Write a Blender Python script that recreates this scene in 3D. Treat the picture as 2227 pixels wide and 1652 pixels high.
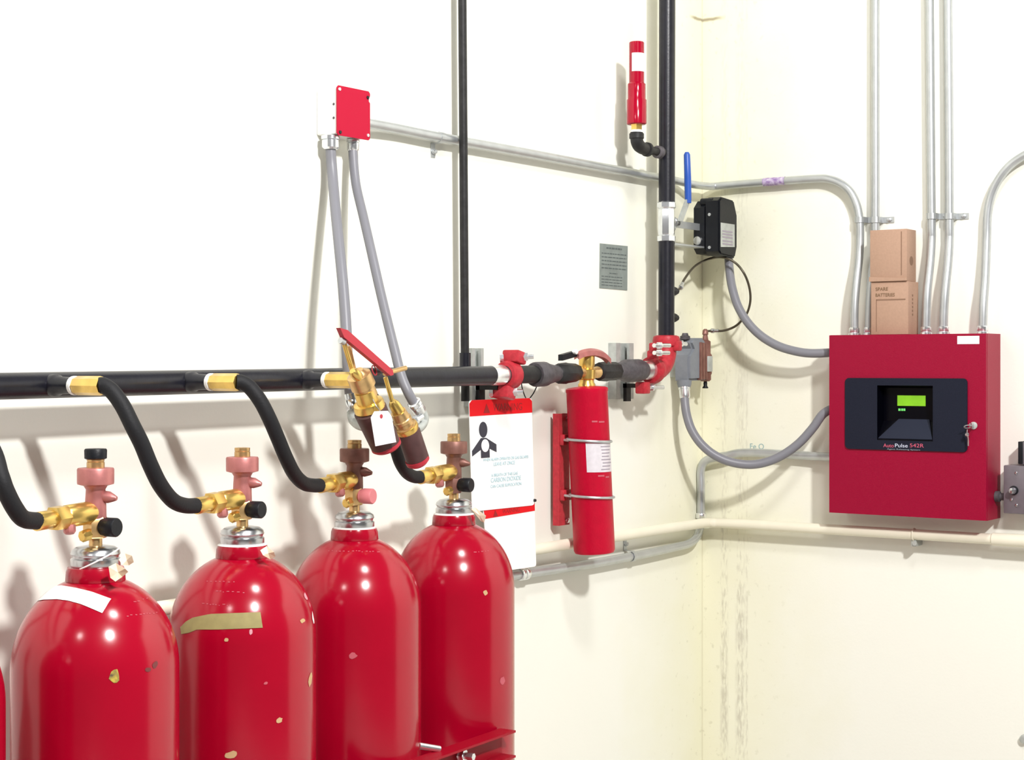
import bpy, bmesh, math, random
from mathutils import Vector, Matrix
random.seed(7)
for o in list(bpy.data.objects): bpy.data.objects.remove(o)
S = bpy.context.scene
COL = S.collection
# ------------------------------------------------------------------ camera, light, exposure
F_PX, CX, HORIZON = 3675.0, 1113.5, 797.0          # focal length in pixels of a 2227 x 1652 frame
EYE = Vector((-3.851, -2.098, 1.6))
HEAD = math.radians(35)                            # camera heading measured from +x
SN, CS = math.sin(HEAD), math.cos(HEAD)
cam_data = bpy.data.cameras.new('camera'); cam = bpy.data.objects.new('camera', cam_data); COL.objects.link(cam)
cam.location = EYE; cam.rotation_euler = (math.pi/2, 0, HEAD - math.pi/2)
cam_data.sensor_width = 36; cam_data.lens = F_PX/2227*36
cam_data.shift_y = -(826-HORIZON)/2227; cam_data.clip_start = .05
S.camera = cam
S.view_settings.view_transform = 'Standard'; S.view_settings.look = 'None'
S.view_settings.exposure = 0.62; S.view_settings.gamma = 1; S.view_settings.use_curve_mapping = False
w = bpy.data.worlds.new('room_light'); S.world = w; w.use_nodes = True
w.node_tree.nodes['Background'].inputs[0].default_value = (1.0, .99, 1.0, 1)
w.node_tree.nodes['Background'].inputs[1].default_value = .08
def lamp(name, loc, power, radius):
    d = bpy.data.lights.new(name, 'POINT'); d.energy = power; d.shadow_soft_size = radius; d.color = (1, .985, .97)
    o = bpy.data.objects.new(name, d); COL.objects.link(o); o.location = loc
lamp('ceiling_lamp', (-2.03, -1.62, 3.75), 84, .21)
lamp('ceiling_lamp', (-3.19, -3.35, 3.85), 520, .13)
lamp('ceiling_lamp', (-4.90, -1.35, 3.55), 30, .13)

# ------------------------------------------------------------------ sight lines onto real planes of the room
def at_depth(px, py, z):
    x = (px-CX)/F_PX*z
    return Vector((EYE.x+x*SN+z*CS, EYE.y-x*CS+z*SN, EYE.z+(HORIZON-py)/F_PX*z))
def on_left(px, py, d=0.0):                        # point d metres out from the left wall (plane y = 0)
    r = (px-CX)/F_PX
    return at_depth(px, py, (-EYE.y-d)/(SN-CS*r))
def on_right(px, py, d=0.0):                       # point d metres out from the right wall (plane x = 0)
    r = (px-CX)/F_PX
    return at_depth(px, py, (-EYE.x-d)/(SN*r+CS))
def depth(p): return (p.x-EYE.x)*CS + (p.y-EYE.y)*SN
def m_per_px(p): return depth(p)/F_PX

# ------------------------------------------------------------------ materials
def lin(c): return tuple((v/12.92 if v <= .04045 else ((v+.055)/1.055)**2.4) for v in c)
def mat(name, rgb, rough=.5, metal=0.0, coat=0.0, emit=0, noise=0.0, scale=40, bump=0.0, bscale=60, rgb2=None, spec=.5):
    m = bpy.data.materials.new(name); m.use_nodes = True
    nt = m.node_tree; b = nt.nodes['Principled BSDF']
    b.inputs['Base Color'].default_value = (*rgb, 1); b.inputs['Roughness'].default_value = rough
    b.inputs['Metallic'].default_value = metal; b.inputs['Coat Weight'].default_value = coat
    b.inputs['Coat Roughness'].default_value = .12; b.inputs['Specular IOR Level'].default_value = spec
    if emit:
        b.inputs['Emission Color'].default_value = (*rgb, 1); b.inputs['Emission Strength'].default_value = emit
    tc = nt.nodes.new('ShaderNodeTexCoord')
    if noise or rgb2:
        n = nt.nodes.new('ShaderNodeTexNoise'); n.inputs['Scale'].default_value = scale; n.inputs['Detail'].default_value = 6
        nt.links.new(tc.outputs['Object'], n.inputs['Vector'])
        r = nt.nodes.new('ShaderNodeValToRGB'); r.color_ramp.elements[0].position = .35; r.color_ramp.elements[1].position = .68
        r.color_ramp.elements[0].color = (*rgb, 1)
        r.color_ramp.elements[1].color = (*(rgb2 or tuple(min(1, v*(1+noise)) for v in rgb)), 1)
        nt.links.new(n.outputs['Fac'], r.inputs['Fac']); nt.links.new(r.outputs['Color'], b.inputs['Base Color'])
    if bump:
        n2 = nt.nodes.new('ShaderNodeTexNoise'); n2.inputs['Scale'].default_value = bscale; n2.inputs['Detail'].default_value = 4
        nt.links.new(tc.outputs['Object'], n2.inputs['Vector'])
        bp = nt.nodes.new('ShaderNodeBump'); bp.inputs['Strength'].default_value = bump; bp.inputs['Distance'].default_value = .002
        nt.links.new(n2.outputs['Fac'], bp.inputs['Height']); nt.links.new(bp.outputs['Normal'], b.inputs['Normal'])
    return m
M = dict(
    red=mat('red_enamel', (.345, .0008, .016), .18, spec=.5, noise=.10, scale=9, bump=.05, bscale=30),
    red_tank=mat('red_tank_enamel', (.50, .0015, .026), .40, spec=.2, noise=.08, scale=60, bump=.25, bscale=220),
    red_whistle=mat('red_lacquer', (.36, .001, .020), .14, spec=.4),
    red_cover=mat('red_cover_paint', (.46, .001, .030), .5, spec=.2),
    red_box=mat('red_cabinet_enamel', (.285, .0006, .027), .40, spec=.25, noise=.06, scale=300, bump=.2, bscale=500),
    red_iron=mat('red_iron_paint', (.40, .024, .036), .42, spec=.3, noise=.3, scale=120, bump=.3, bscale=150),
    red_rail=mat('red_channel_paint', (.32, .001, .014), .4, spec=.2),
    red_lever=mat('red_plastic', (.45, .022, .04), .45),
    red_print=mat('red_print', (.70, .006, .012), .5, spec=.2),
    black=mat('black_pipe_paint', (.008, .008, .013), .33, spec=.4, noise=.5, scale=60, bump=.1, bscale=200),
    black_bare=mat('black_steel', (.014, .0135, .014), .5, spec=.3, noise=.8, scale=50, bump=.2, bscale=150),
    rubber=mat('black_rubber', (.011, .011, .013), .62, spec=.3, bump=.2, bscale=300),
    plastic_black=mat('black_plastic', (.006, .007, .010), .45, spec=.3, bump=.15, bscale=300),
    iron=mat('dark_grey_cast_iron', (.075, .068, .075), .55, metal=.3, noise=.5, scale=80, bump=.4, bscale=180),
    navy=mat('navy_plastic', (.010, .012, .023), .6, noise=.3, scale=500, spec=.15),
    navy_light=mat('navy_plastic_ramp', (.018, .022, .040), .6, spec=.2),
    dark=mat('smoked_window', (.001, .001, .003), .3, spec=.1),
    lcd=mat('green_display', (.15, .38, .008), .3, emit=.32, noise=.25, scale=40),
    led=mat('green_indicator', (.12, .55, .12), .4, emit=.25),
    galv=mat('galvanized_steel', (.50, .52, .53), .38, metal=.7, noise=.12, scale=30),
    zinc=mat('bright_zinc', (.78, .80, .82), .24, metal=.9, noise=.15, scale=90),
    chrome=mat('polished_steel', (.55, .56, .58), .27, metal=1.0),
    strut=mat('strut_zinc', (.40, .42, .40), .45, metal=.25, noise=.3, scale=50),
    flex=mat('grey_pvc_jacket', (.20, .20, .225), .42),
    grey_body=mat('grey_cast_body', (.20, .215, .24), .5, noise=.12, scale=60, bump=.2, bscale=150),
    brass=mat('brass', (.72, .49, .14), .28, metal=.85, noise=.2, scale=60),
    brass_dark=mat('aged_brass', (.58, .38, .17), .33, metal=.8, noise=.3, scale=70),
    bronze=mat('pink_bronze', (.46, .17, .16), .42, metal=.45, noise=.25, scale=60),
    copper=mat('brown_bronze', (.20, .09, .07), .45, metal=.4, noise=.3, scale=70),
    solenoid=mat('brown_solenoid', (.075, .034, .033), .5, metal=.25, noise=.3, scale=50),
    tube=mat('dark_copper_tube', (.10, .085, .06), .38, metal=.6),
    cream=mat('cream_pipe_paint', (.80, .76, .62), .45, noise=.06, scale=12),
    white=mat('white_print', (.85, .86, .86), .55),
    white_gloss=mat('white_tape', (.88, .88, .86), .3),
    box_white=mat('white_box_paint', (.86, .86, .82), .5),
    olive=mat('olive_masking_tape', (.29, .245, .095), .7, noise=.15, scale=80),
    paper=mat('cream_paper', (.82, .66, .46), .7, rgb2=(.86, .78, .62), scale=60),
    card=mat('brown_cardboard', (.42, .265, .185), .75, noise=.08, scale=200),
    card_seam=mat('dark_brown_cardboard', (.24, .14, .09), .8),  # dark brown of the flap seams and side print
    ink=mat('dark_ink', (.05, .04, .035), .7),
    ink_brown=mat('brown_marker', (.20, .12, .06), .7),
    ink_black=mat('black_print', (.03, .03, .045), .6),
    ink_red=mat('dark_red_print', (.30, .004, .006), .6),
    ink_cyan=mat('faded_cyan_print', (.42, .62, .68), .6),
    ink_teal=mat('teal_pencil', (.30, .45, .46), .7),
    plate=mat('grey_metal_placard', (.215, .245, .23), .5, metal=.1, noise=.25, scale=35),
    plate_ink=mat('placard_engraving', (.10, .12, .12), .6),
    label=mat('silver_label', (.72, .68, .72), .4, metal=.2, noise=.1, scale=100),
    label_ink=mat('label_print', (.33, .29, .34), .6),
    blue=mat('blue_vinyl', (.018, .085, .42), .4),
    pink_cap=mat('pink_cap', (.72, .22, .24), .5),
    purple=mat('purple_sticker', (.28, .17, .40), .5, rgb2=(.62, .55, .68), scale=120),
    pad=mat('grey_switch_box', (.17, .15, .17), .38, metal=.3, noise=.15, scale=50),
    chip=mat('exposed_primer', (.55, .36, .18), .7),
    chip_yellow=mat('yellow_primer', (.55, .42, .06), .6, rgb2=(.10, .07, .04), scale=120),
    chip_dark=mat('dark_scrape', (.16, .03, .03), .6),
    scuff=mat('white_scuff', (.62, .28, .32), .6),
    pale_red=mat('worn_stamp', (.50, .09, .12), .6),
    floor=mat('grey_concrete_floor', (.42, .41, .38), .6, noise=.15, scale=6),
)

# ------------------------------------------------------------------ mesh helpers (world coordinates)
def frame_of(axis):
    a = Vector(axis).normalized()
    t = Vector((0, 0, 1)) if abs(a.z) < .9 else Vector((1, 0, 0))
    u = t.cross(a).normalized(); return a, u, a.cross(u)
def lathe(bm, origin, axis, prof, seg=24, caps=True):
    a, u, v = frame_of(axis); o = Vector(origin); rings = []
    for r, h in prof:
        rings.append([bm.verts.new(o + a*h + (u*math.cos(t) + v*math.sin(t))*r) for t in (2*math.pi*k/seg for k in range(seg))])
    for A, B in zip(rings, rings[1:]):
        for k in range(seg):
            bm.faces.new((A[k], A[(k+1) % seg], B[(k+1) % seg], B[k]))
    if caps:
        bm.faces.new(rings[0][::-1]); bm.faces.new(rings[-1])
def rod(bm, p, q, r, seg=16, r2=None):
    p, q = Vector(p), Vector(q); lathe(bm, p, q-p, [(r, 0), (r2 or r, (q-p).length)], seg)
def smooth(pts, n=8):
    P = [Vector(p) for p in pts]; Q = [P[0]*2-P[1]] + P + [P[-1]*2-P[-2]]; out = []
    for i in range(1, len(Q)-2):
        for k in range(n):
            t = k/n; a, b, c, d = Q[i-1], Q[i], Q[i+1], Q[i+2]
            out.append(.5*((2*b)+(c-a)*t+(2*a-5*b+4*c-d)*t*t+(3*b-a-3*c+d)*t**3))
    out.append(P[-1]); return out
def tube(bm, pts, r, seg=12, caps=True):
    P = [Vector(p) for p in pts]; P = [p for i, p in enumerate(P) if i == 0 or (p-P[i-1]).length > 1e-5]
    T = [(P[min(i+1, len(P)-1)]-P[max(i-1, 0)]).normalized() for i in range(len(P))]
    _, u, _ = frame_of(T[0]); rings = []
    for i, p in enumerate(P):
        u = (u - T[i]*u.dot(T[i])).normalized(); v = T[i].cross(u)
        rr = r[i] if isinstance(r, (list, tuple)) else r
        rings.append([bm.verts.new(p+(u*math.cos(t)+v*math.sin(t))*rr) for t in (2*math.pi*k/seg for k in range(seg))])
    for A, B in zip(rings, rings[1:]):
        for k in range(seg): bm.faces.new((A[k], A[(k+1) % seg], B[(k+1) % seg], B[k]))
    if caps: bm.faces.new(rings[0][::-1]); bm.faces.new(rings[-1])
def box(bm, lo, hi, bev=0.0):
    lo, hi = Vector(lo), Vector(hi); n0 = len(bm.verts)
    g = bmesh.ops.create_cube(bm, size=1, matrix=Matrix.Translation((lo+hi)/2) @ Matrix.Diagonal((*(abs(h-l) for l, h in zip(lo, hi)), 1)))
    if bev:
        es = list({e for v in g['verts'] for e in v.link_edges})
        bmesh.ops.bevel(bm, geom=es, offset=bev, segments=2, profile=.5, affect='EDGES')
def prism(bm, poly, normal, thick, holes=()):
    """solid of thickness `thick` grown from the loop `poly` along `normal`, with holes"""
    n = Vector(normal).normalized(); edges = []; loops = []
    for lp in (poly, *holes):
        vs = [bm.verts.new(Vector(p)) for p in lp]; loops.append(vs)
        edges += [bm.edges.new((vs[i], vs[(i+1) % len(vs)])) for i in range(len(vs))]
    if holes:
        fs = [f for f in bmesh.ops.triangle_fill(bm, use_beauty=True, use_dissolve=False, edges=edges, normal=n)['geom'] if isinstance(f, bmesh.types.BMFace)]
    else:
        fs = [bm.faces.new(loops[0])]
    r = bmesh.ops.extrude_face_region(bm, geom=fs)
    bmesh.ops.translate(bm, verts=[v for v in r['geom'] if isinstance(v, bmesh.types.BMVert)], vec=n*thick)
    bmesh.ops.recalc_face_normals(bm, faces=bm.faces)
def sheet(bm, grid):
    V = [[bm.verts.new(p) for p in row] for row in grid]
    for a, b in zip(V, V[1:]):
        for i in range(len(a)-1): bm.faces.new((a[i], a[i+1], b[i+1], b[i]))
def ring(bm, c, axis, R, r, seg=28, sub=8):
    a, u, v = frame_of(axis); c = Vector(c); V = []
    for i in range(seg):
        t = 2*math.pi*i/seg; d = u*math.cos(t)+v*math.sin(t)
        V.append([bm.verts.new(c+d*(R+r*math.cos(s))+a*r*math.sin(s)) for s in (2*math.pi*k/sub for k in range(sub))])
    for i in range(seg):
        A, B = V[i], V[(i+1) % seg]
        for k in range(sub): bm.faces.new((A[k], B[k], B[(k+1) % sub], A[(k+1) % sub]))
WORLD = {}
def wloc(o): return WORLD.get(o.name, Vector((0, 0, 0))) if o else Vector((0, 0, 0))
def tag(o, label=None, cat=None, group=None, kind=None):
    for k, v in (('label', label), ('category', cat), ('group', group), ('kind', kind)):
        if v: o[k] = v
    return o
def thing(name, label, cat, loc, group=None):
    o = bpy.data.objects.new(name, None); o.empty_display_size = .05; COL.objects.link(o)
    o.location = loc; WORLD[o.name] = Vector(loc); return tag(o, label, cat, group)
def obj(name, bm, m, parent=None, label=None, flat=False, origin=None):
    base = wloc(parent)
    bmesh.ops.recalc_face_normals(bm, faces=bm.faces)
    if parent is None:
        if origin is None:
            cs = [v.co for v in bm.verts]; origin = sum(cs, Vector())/len(cs)
        base = Vector(origin)
    bmesh.ops.translate(bm, verts=bm.verts, vec=-base)
    me = bpy.data.meshes.new(name); bm.to_mesh(me); bm.free()
    me.materials.append(m)
    if not flat:
        me.polygons.foreach_set('use_smooth', [True]*len(me.polygons)); me.set_sharp_from_angle(angle=math.radians(38))
    o = bpy.data.objects.new(name, me); COL.objects.link(o)
    if parent: o.parent = parent; WORLD[o.name] = base
    else: o.location = base; WORLD[o.name] = base
    if label: o['label'] = label
    return o
def NB(): return bmesh.new()
def part(name, m, parent, fn, *a, label=None, flat=False, **k):
    bm = NB(); fn(bm, *a, **k); return obj(name, bm, m, parent, label, flat)
def text(name, body, p, size, m, parent, wall='left', align='CENTER', tilt=0.0, sx=1.0):
    c = bpy.data.curves.new(name, 'FONT'); c.body = body; c.size = size; c.align_x = align; c.align_y = 'CENTER'; c.extrude = .00012
    c.materials.append(m)
    o = bpy.data.objects.new(name, c); COL.objects.link(o)
    o.rotation_euler = (math.pi/2, tilt if wall == 'left' else 0, 0 if wall == 'left' else -math.pi/2)
    o.scale = (sx, 1, 1)
    bpy.context.view_layer.update()
    me = bpy.data.meshes.new_from_object(o.evaluated_get(bpy.context.evaluated_depsgraph_get()))
    me.materials.clear(); me.materials.append(m)
    rot, sca = tuple(o.rotation_euler), tuple(o.scale)
    bpy.data.objects.remove(o); bpy.data.curves.remove(c)
    o = bpy.data.objects.new(name, me); COL.objects.link(o); o.rotation_euler = rot; o.scale = sca
    if parent: o.parent = parent
    o.location = Vector(p)-wloc(parent); return o
OUT_L, OUT_R = Vector((0, -1, 0)), Vector((-1, 0, 0))   # out of the left wall, out of the right wall
UP = Vector((0, 0, 1))

# ------------------------------------------------------------------ room
def wall_material():
    m = bpy.data.materials.new('cream_wall_paint'); m.use_nodes = True; nt = m.node_tree; N, Lk = nt.nodes, nt.links
    b = N['Principled BSDF']; b.inputs['Roughness'].default_value = .62; b.inputs['Specular IOR Level'].default_value = .25
    geo = N.new('ShaderNodeNewGeometry'); sep = N.new('ShaderNodeSeparateXYZ'); Lk.new(geo.outputs['Position'], sep.inputs[0])
    def mth(op, a, bb=None, clamp=False):
        n = N.new('ShaderNodeMath'); n.operation = op; n.use_clamp = clamp
        for i, v in enumerate((a, bb)):
            if v is None: continue
            if isinstance(v, (int, float)): n.inputs[i].default_value = v
            else: Lk.new(v, n.inputs[i])
        return n.outputs[0]
    def noise(scale, vec=(1, 1, 1), detail=5):
        mp = N.new('ShaderNodeMapping'); mp.inputs['Scale'].default_value = vec; Lk.new(geo.outputs['Position'], mp.inputs[0])
        n = N.new('ShaderNodeTexNoise'); n.inputs['Scale'].default_value = scale; n.inputs['Detail'].default_value = detail
        Lk.new(mp.outputs[0], n.inputs['Vector']); return n.outputs['Fac']
    def ramp(v, a, bb):
        n = N.new('ShaderNodeMapRange'); n.clamp = True; Lk.new(v, n.inputs[0]) ; n.inputs[1].default_value = a; n.inputs[2].default_value = bb
        return n.outputs[0]
    def mix(f, c1, c2):
        n = N.new('ShaderNodeMix'); n.data_type = 'RGBA'; Lk.new(f, n.inputs[0])
        for i, c in ((6, c1), (7, c2)):
            if isinstance(c, tuple): n.inputs[i].default_value = (*c, 1)
            else: Lk.new(c, n.inputs[i])
        return n.outputs[2]
    X, Y, Z = sep.outputs
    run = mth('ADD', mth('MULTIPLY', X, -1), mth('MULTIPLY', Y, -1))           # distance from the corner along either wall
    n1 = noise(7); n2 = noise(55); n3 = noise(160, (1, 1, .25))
    # cream turns yellower towards the corner, with an uneven edge
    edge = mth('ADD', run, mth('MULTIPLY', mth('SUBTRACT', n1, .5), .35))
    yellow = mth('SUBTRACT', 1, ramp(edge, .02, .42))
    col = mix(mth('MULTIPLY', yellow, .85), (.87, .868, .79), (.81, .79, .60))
    # vertical grime streaks beside the corner (right wall)
    def band(c, hw):
        return mth('SUBTRACT', 1, ramp(mth('ABSOLUTE', mth('SUBTRACT', run, c)), hw*.35, hw))
    on_r = mth('GREATER_THAN', X, -.004)
    spk = ramp(mth('ADD', mth('MULTIPLY', n3, .6), mth('MULTIPLY', n1, .5)), .50, .66)
    low = ramp(Z, 1.75, 1.15)
    amt = mth('ADD', mth('MULTIPLY', low, .6), .40)
    g = mth('MULTIPLY', mth('MAXIMUM', band(.064, .014), mth('MAXIMUM', band(.110, .017), mth('MULTIPLY', band(.128, .005), .8))), mth('MULTIPLY', mth('MULTIPLY', spk, amt), on_r))
    col = mix(mth('MULTIPLY', g, .52), col, (.42, .38, .30))
    # mildew specks around the corner
    spots = mth('MULTIPLY', ramp(n2, .63, .70), mth('SUBTRACT', 1, ramp(run, .05, .30)))
    col = mix(mth('MULTIPLY', spots, .30), col, (.45, .43, .30))
    # old dirt line high up, and a thin darker line down the corner
    zl = mth('ABSOLUTE', mth('SUBTRACT', mth('ADD', Z, mth('MULTIPLY', n2, .006)), 2.4955))
    ln = mth('MULTIPLY', mth('SUBTRACT', 1, ramp(zl, .0015, .006)), mth('SUBTRACT', 1, ramp(run, .040, .070)))
    col = mix(mth('MULTIPLY', ln, .75), col, (.24, .18, .10))
    seam = mth('SUBTRACT', 1, ramp(run, .0005, .003))
    col = mix(mth('MULTIPLY', seam, .35), col, (.45, .42, .28))
    Lk.new(col, b.inputs['Base Color'])
    bp = N.new('ShaderNodeBump'); bp.inputs['Strength'].default_value = .12; bp.inputs['Distance'].default_value = .002
    Lk.new(noise(140), bp.inputs['Height']); Lk.new(bp.outputs[0], b.inputs['Normal'])
    return m
WALL = wall_material()
bm = NB(); box(bm, (-5.5, 0, -.12), (.12, .12, 3.2)); tag(obj('wall_left', bm, WALL, flat=True), 'cream painted wall behind the red cylinders and black pipework', kind='structure')
bm = NB(); box(bm, (0, -3.6, -.12), (.12, 0, 3.2)); tag(obj('wall_right', bm, WALL, flat=True), 'cream painted wall carrying the red control panel, streaked by the corner', kind='structure')
bm = NB(); box(bm, (-5.5, -3.6, -.12), (0, 0, 0)); tag(obj('floor', bm, M['floor'], flat=True), 'grey concrete floor', kind='structure')
sc = text('pencil_scribble', 'Fe O', on_right(1646, 971, .0004), .020, M['ink_teal'], None, 'right')
tag(sc, 'small teal pencil letters on the wall above the grey conduit by the corner', 'wall mark')

# ------------------------------------------------------------------ black discharge manifold
MD = .085
mA, mB = on_left(0, 839.5, MD), on_left(1085, 816, MD)
mdir = (mB-mA).normalized(); mL = mA-mdir*.75
PR = .0196
man = thing('discharge_manifold', 'long black horizontal pipe running above the row of red cylinders', 'pipe', (mB+mL)/2)
part('pipe', M['black'], man, rod, mL, on_left(1078, 816.2, MD), PR, 28)
OUTLETS = []
for k, (px, py) in enumerate(((160, 838), (457, 830.5), (709, 826))):
    p = on_left(px, py, .145); base = Vector((p.x, -MD, p.z)); OUTLETS.append(p)
    bm = NB(); lathe(bm, base, OUT_L, [(.0165, .012), (.0165, .024), (.0135, .028), (.012, .062)], 20)
    obj('outlet_nipple', bm, M['black'], man)
dxo = OUTLETS[0]-OUTLETS[1]; p = OUTLETS[0]+dxo
bm = NB(); lathe(bm, Vector((p.x, -MD, p.z)), OUT_L, [(.0165, .012), (.0165, .024), (.0135, .028), (.012, .062)], 20); obj('outlet_nipple', bm, M['black'], man)
OUTLETS.insert(0, p)
# right-hand train of fittings up to the riser
def lrun(pts_r, name, m, parent, seg=24):          # lathe between two image points on the manifold line, profile in (fraction, radius px)
    (x0, y0), (x1, y1), prof = pts_r
    a, b = on_left(x0, y0, MD), on_left(x1, y1, MD); ax = b-a; Ln = ax.length; s = m_per_px((a+b)/2)
    bm = NB(); lathe(bm, a, ax, [(r*s, f*Ln) for f, r in prof], seg); return obj(name, bm, m, parent)
lrun(((1066, 816), (1100, 815), [(0, 21.2), (.2, 22.5), (.7, 22.5), (.75, 19), (1, 19)]), 'chrome_sleeve', M['zinc'], man)
lrun(((1096, 815), (1176, 813.5), [(0, 19.5), (1, 19.5)]), 'pipe_section', M['black_bare'], man)
lrun(((1162, 814), (1212, 812), [(0, 25), (.06, 27), (.42, 27), (.50, 24), (.95, 17.5), (1, 17)]), 'reducer', M['iron'], man)
lrun(((1165, 814), (1171, 813.8), [(0, 22), (.5, 25.5), (1, 25.5)]), 'thread_tape', M['galv'], man, 24)
lrun(((1210, 812.2), (1256, 810), [(0, 17), (.08, 22), (.45, 23.5), (.55, 22), (.92, 20), (1, 15)]), 'union', M['black_bare'], man, 8)
lrun(((1300, 808), (1344, 806.5), [(0, 14), (.05, 20), (.45, 22), (.55, 20.5), (.9, 20), (1, 14)]), 'union', M['black_bare'], man, 8)
lrun(((1336, 806.8), (1398, 805), [(0, 16), (.08, 18), (.30, 20), (.40, 25), (.85, 25), (.92, 23), (1, 20)]), 'reducer', M['iron'], man)
lrun(((1392, 805.2), (1430, 804), [(0, 18.5), (.3, 20.5), (.7, 20.5), (.75, 17.5), (1, 17.5)]), 'chrome_sleeve', M['zinc'], man)

# sign wire loop under the pipe section
# grooved couplings
def coupling(x, y, r_px, name, label):
    c = on_left(x, y, MD); s = m_per_px(c); R_ = r_px*s
    t = thing(name, label, 'pipe coupling', c, 'red grooved pipe couplings')
    ax = mdir
    bm = NB(); lathe(bm, c-ax*.017, ax, [(R_*.72, 0), (R_*.9, .001), (R_, .006), (R_*1.04, .017), (R_, .028), (R_*.9, .033), (R_*.72, .034)], 28)
    obj('housing', bm, M['red_iron'], t)
    tilt = Vector((.30, -.16, 1)).normalized()
    for sg in (1, -1):
        lug = c + tilt*(R_+.009)*sg
        bm = NB(); box(bm, (-.017, -.021, -.013), (.017, .021, .013), .004)
        bmesh.ops.transform(bm, matrix=Matrix.Translation(lug) @ Matrix.Rotation(.22, 4, 'Y'), verts=bm.verts)
        obj('bolt_lug', bm, M['red_iron'], t)
        bx = Vector((.55, -.83, .05)).normalized()
        bm = NB(); rod(bm, lug-bx*.030, lug+bx*.040, .0052, 12); lathe(bm, lug+bx*.019, bx, [(.0095, 0), (.0095, .009)], 6); lathe(bm, lug-bx*.030, bx, [(.0095, 0), (.0095, .008)], 8)
        obj('bolt', bm, M['zinc'], t)
    return t
coupling(1107, 815, 31, 'pipe_coupling', 'red two-bolt grooved coupling on the black pipe above the warning sign')

# ------------------------------------------------------------------ riser with red elbow coupling
RX = 1449.5
rTop, rBot = on_left(1451.5, -260, MD), on_left(1449, 742, MD)
ris = thing('riser_pipe', 'thick black vertical pipe rising in front of the room corner', 'pipe', rBot)
part('upper_pipe', M['black'], ris, rod, on_left(1450, 448, MD), rTop, .0196, 28)
part('lower_pipe', M['black'], ris, rod, rBot, on_left(1449.5, 520, MD), .0194, 28)
for y in (632, 690):
    c = on_left(1449.5, y, MD); e = Vector((1, -.05, 0)).normalized()
    bm = NB(); lathe(bm, c+e*.016, e, [(.011, 0), (.011, .020), (.0075, .022), (.0075, .030)], 8); obj('pipe_plug', bm, M['black_bare'], ris)
ce = on_left(1449, 802, MD); s = m_per_px(ce)
elb = thing('elbow_coupling', 'red right-angle grooved coupling joining the horizontal pipe to the riser', 'pipe coupling', ce, 'red grooved pipe couplings')
a0, a1 = on_left(1416, 804.5, MD), on_left(1449, 738, MD)
kc = Vector((a1.x, a1.y, a0.z))
pts = [a0] + [kc + (a0-kc)*(1-t)**2*.9 + (a1-kc)*t**2*.9 for t in (.15, .3, .45, .6, .75, .9)] + [a1]
part('elbow_body', M['red_iron'], elb, tube, smooth(pts, 4), .0255, 24)
for c, ax in ((a0+Vector((.006, 0, 0)), Vector((1, 0, 0))), (a1-UP*.004, UP)):
    bm = NB(); lathe(bm, c-ax*.014, ax, [(.024, 0), (.031, .003), (.0335, .014), (.031, .025), (.024, .028)], 28); obj('clamp_ring', bm, M['red_iron'], elb)
for x, y, d, sz in ((1398, 843, .083, 1), (1425, 756, .113, .85), (1470, 752, .110, .85), (1420, 772, .115, .8)):
    c = on_left(x, y, d); bm = NB(); box(bm, c-Vector((.015, .013, .014))*sz, c+Vector((.015, .013, .014))*sz, .004); obj('bolt_lug', bm, M['red_iron'], elb)
for (x0, y0), (x1, y1), d in (((1412, 842), (1442, 842), .090), ((1428, 751), (1456, 751), .135), ((1428, 767), (1454, 767), .135), ((1476, 746), (1492, 748), .100)):
    p, q = on_left(x0, y0, d), on_left(x1, y1, d)
    bm = NB(); rod(bm, p-(q-p)*.2, q, .0050, 12); lathe(bm, p+(q-p)*.15, q-p, [(.0085, 0), (.0085, .008)], 6); obj('bolt', bm, M['zinc'], elb)

# ------------------------------------------------------------------ thin black pipe, struts, sign
TD = .0405
p0, p1 = on_left(1003.5, -280, TD), on_left(1011, 772, TD)
thin = thing('thin_pipe', 'thin black vertical pipe left of the warning sign, running down behind the manifold', 'pipe', on_left(1013, 1000, TD))
part('pipe', M['black_bare'], thin, rod, p0, p1, .0088, 16)
bm = NB(); a = on_left(1011.5, 800, TD); rod(bm, a, on_left(1011.5, 767, TD), .0118, 16); obj('collar', bm, M['black'], thin)
part('lower_pipe', M['black_bare'], thin, rod, on_left(1012, 872, TD), a, .0088, 16)
for x0, x1, y0, y1, lab, gx in ((1027, 1052, 757, 884, 'short galvanized strut on the wall beside the thin black pipe', 1046),
                            (1340, 1378, 746, 868, 'short galvanized strut on the wall between red delay cylinder and riser', 1368)):
    p, q = on_left(x0, y1, .022), on_left(x1, y0, .022)
    t = thing('wall_strut', lab, 'bracket', Vector((p.x, -.001, p.z)), 'wall struts holding the black pipe')
    wdt = q.x-p.x; lip = wdt*.24
    bm = NB()
    prof = [(p.x, 0), (p.x, -.022), (p.x+lip, -.022), (p.x+lip, -.015), (p.x+lip-.002, -.015), (p.x+lip-.002, -.0195), (p.x+.0025, -.0195), (p.x+.0025, -.0025),
            (q.x-.0025, -.0025), (q.x-.0025, -.0195), (q.x-lip+.002, -.0195), (q.x-lip+.002, -.015), (q.x-lip, -.015), (q.x-lip, -.022), (q.x, -.022), (q.x, 0)]
    prism(bm, [Vector((x, y, p.z)) for x, y in prof], UP, q.z-p.z); obj('channel', bm, M['strut'], t, flat=True)
    cm = on_left(gx-14, 812, MD); g = Vector(((p.x+q.x)/2+.004, 0, 0)); zc = on_left(gx, 812, MD).z
    bm = NB(); box(bm, (g.x-.010, -.075, zc-.034), (g.x+.010, -.020, zc-.024)); box(bm, (g.x-.010, -.030, zc-.066), (g.x+.010, -.021, zc-.024)); obj('pipe_clamp', bm, M['black_bare'], t)
SD = .0540
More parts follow.
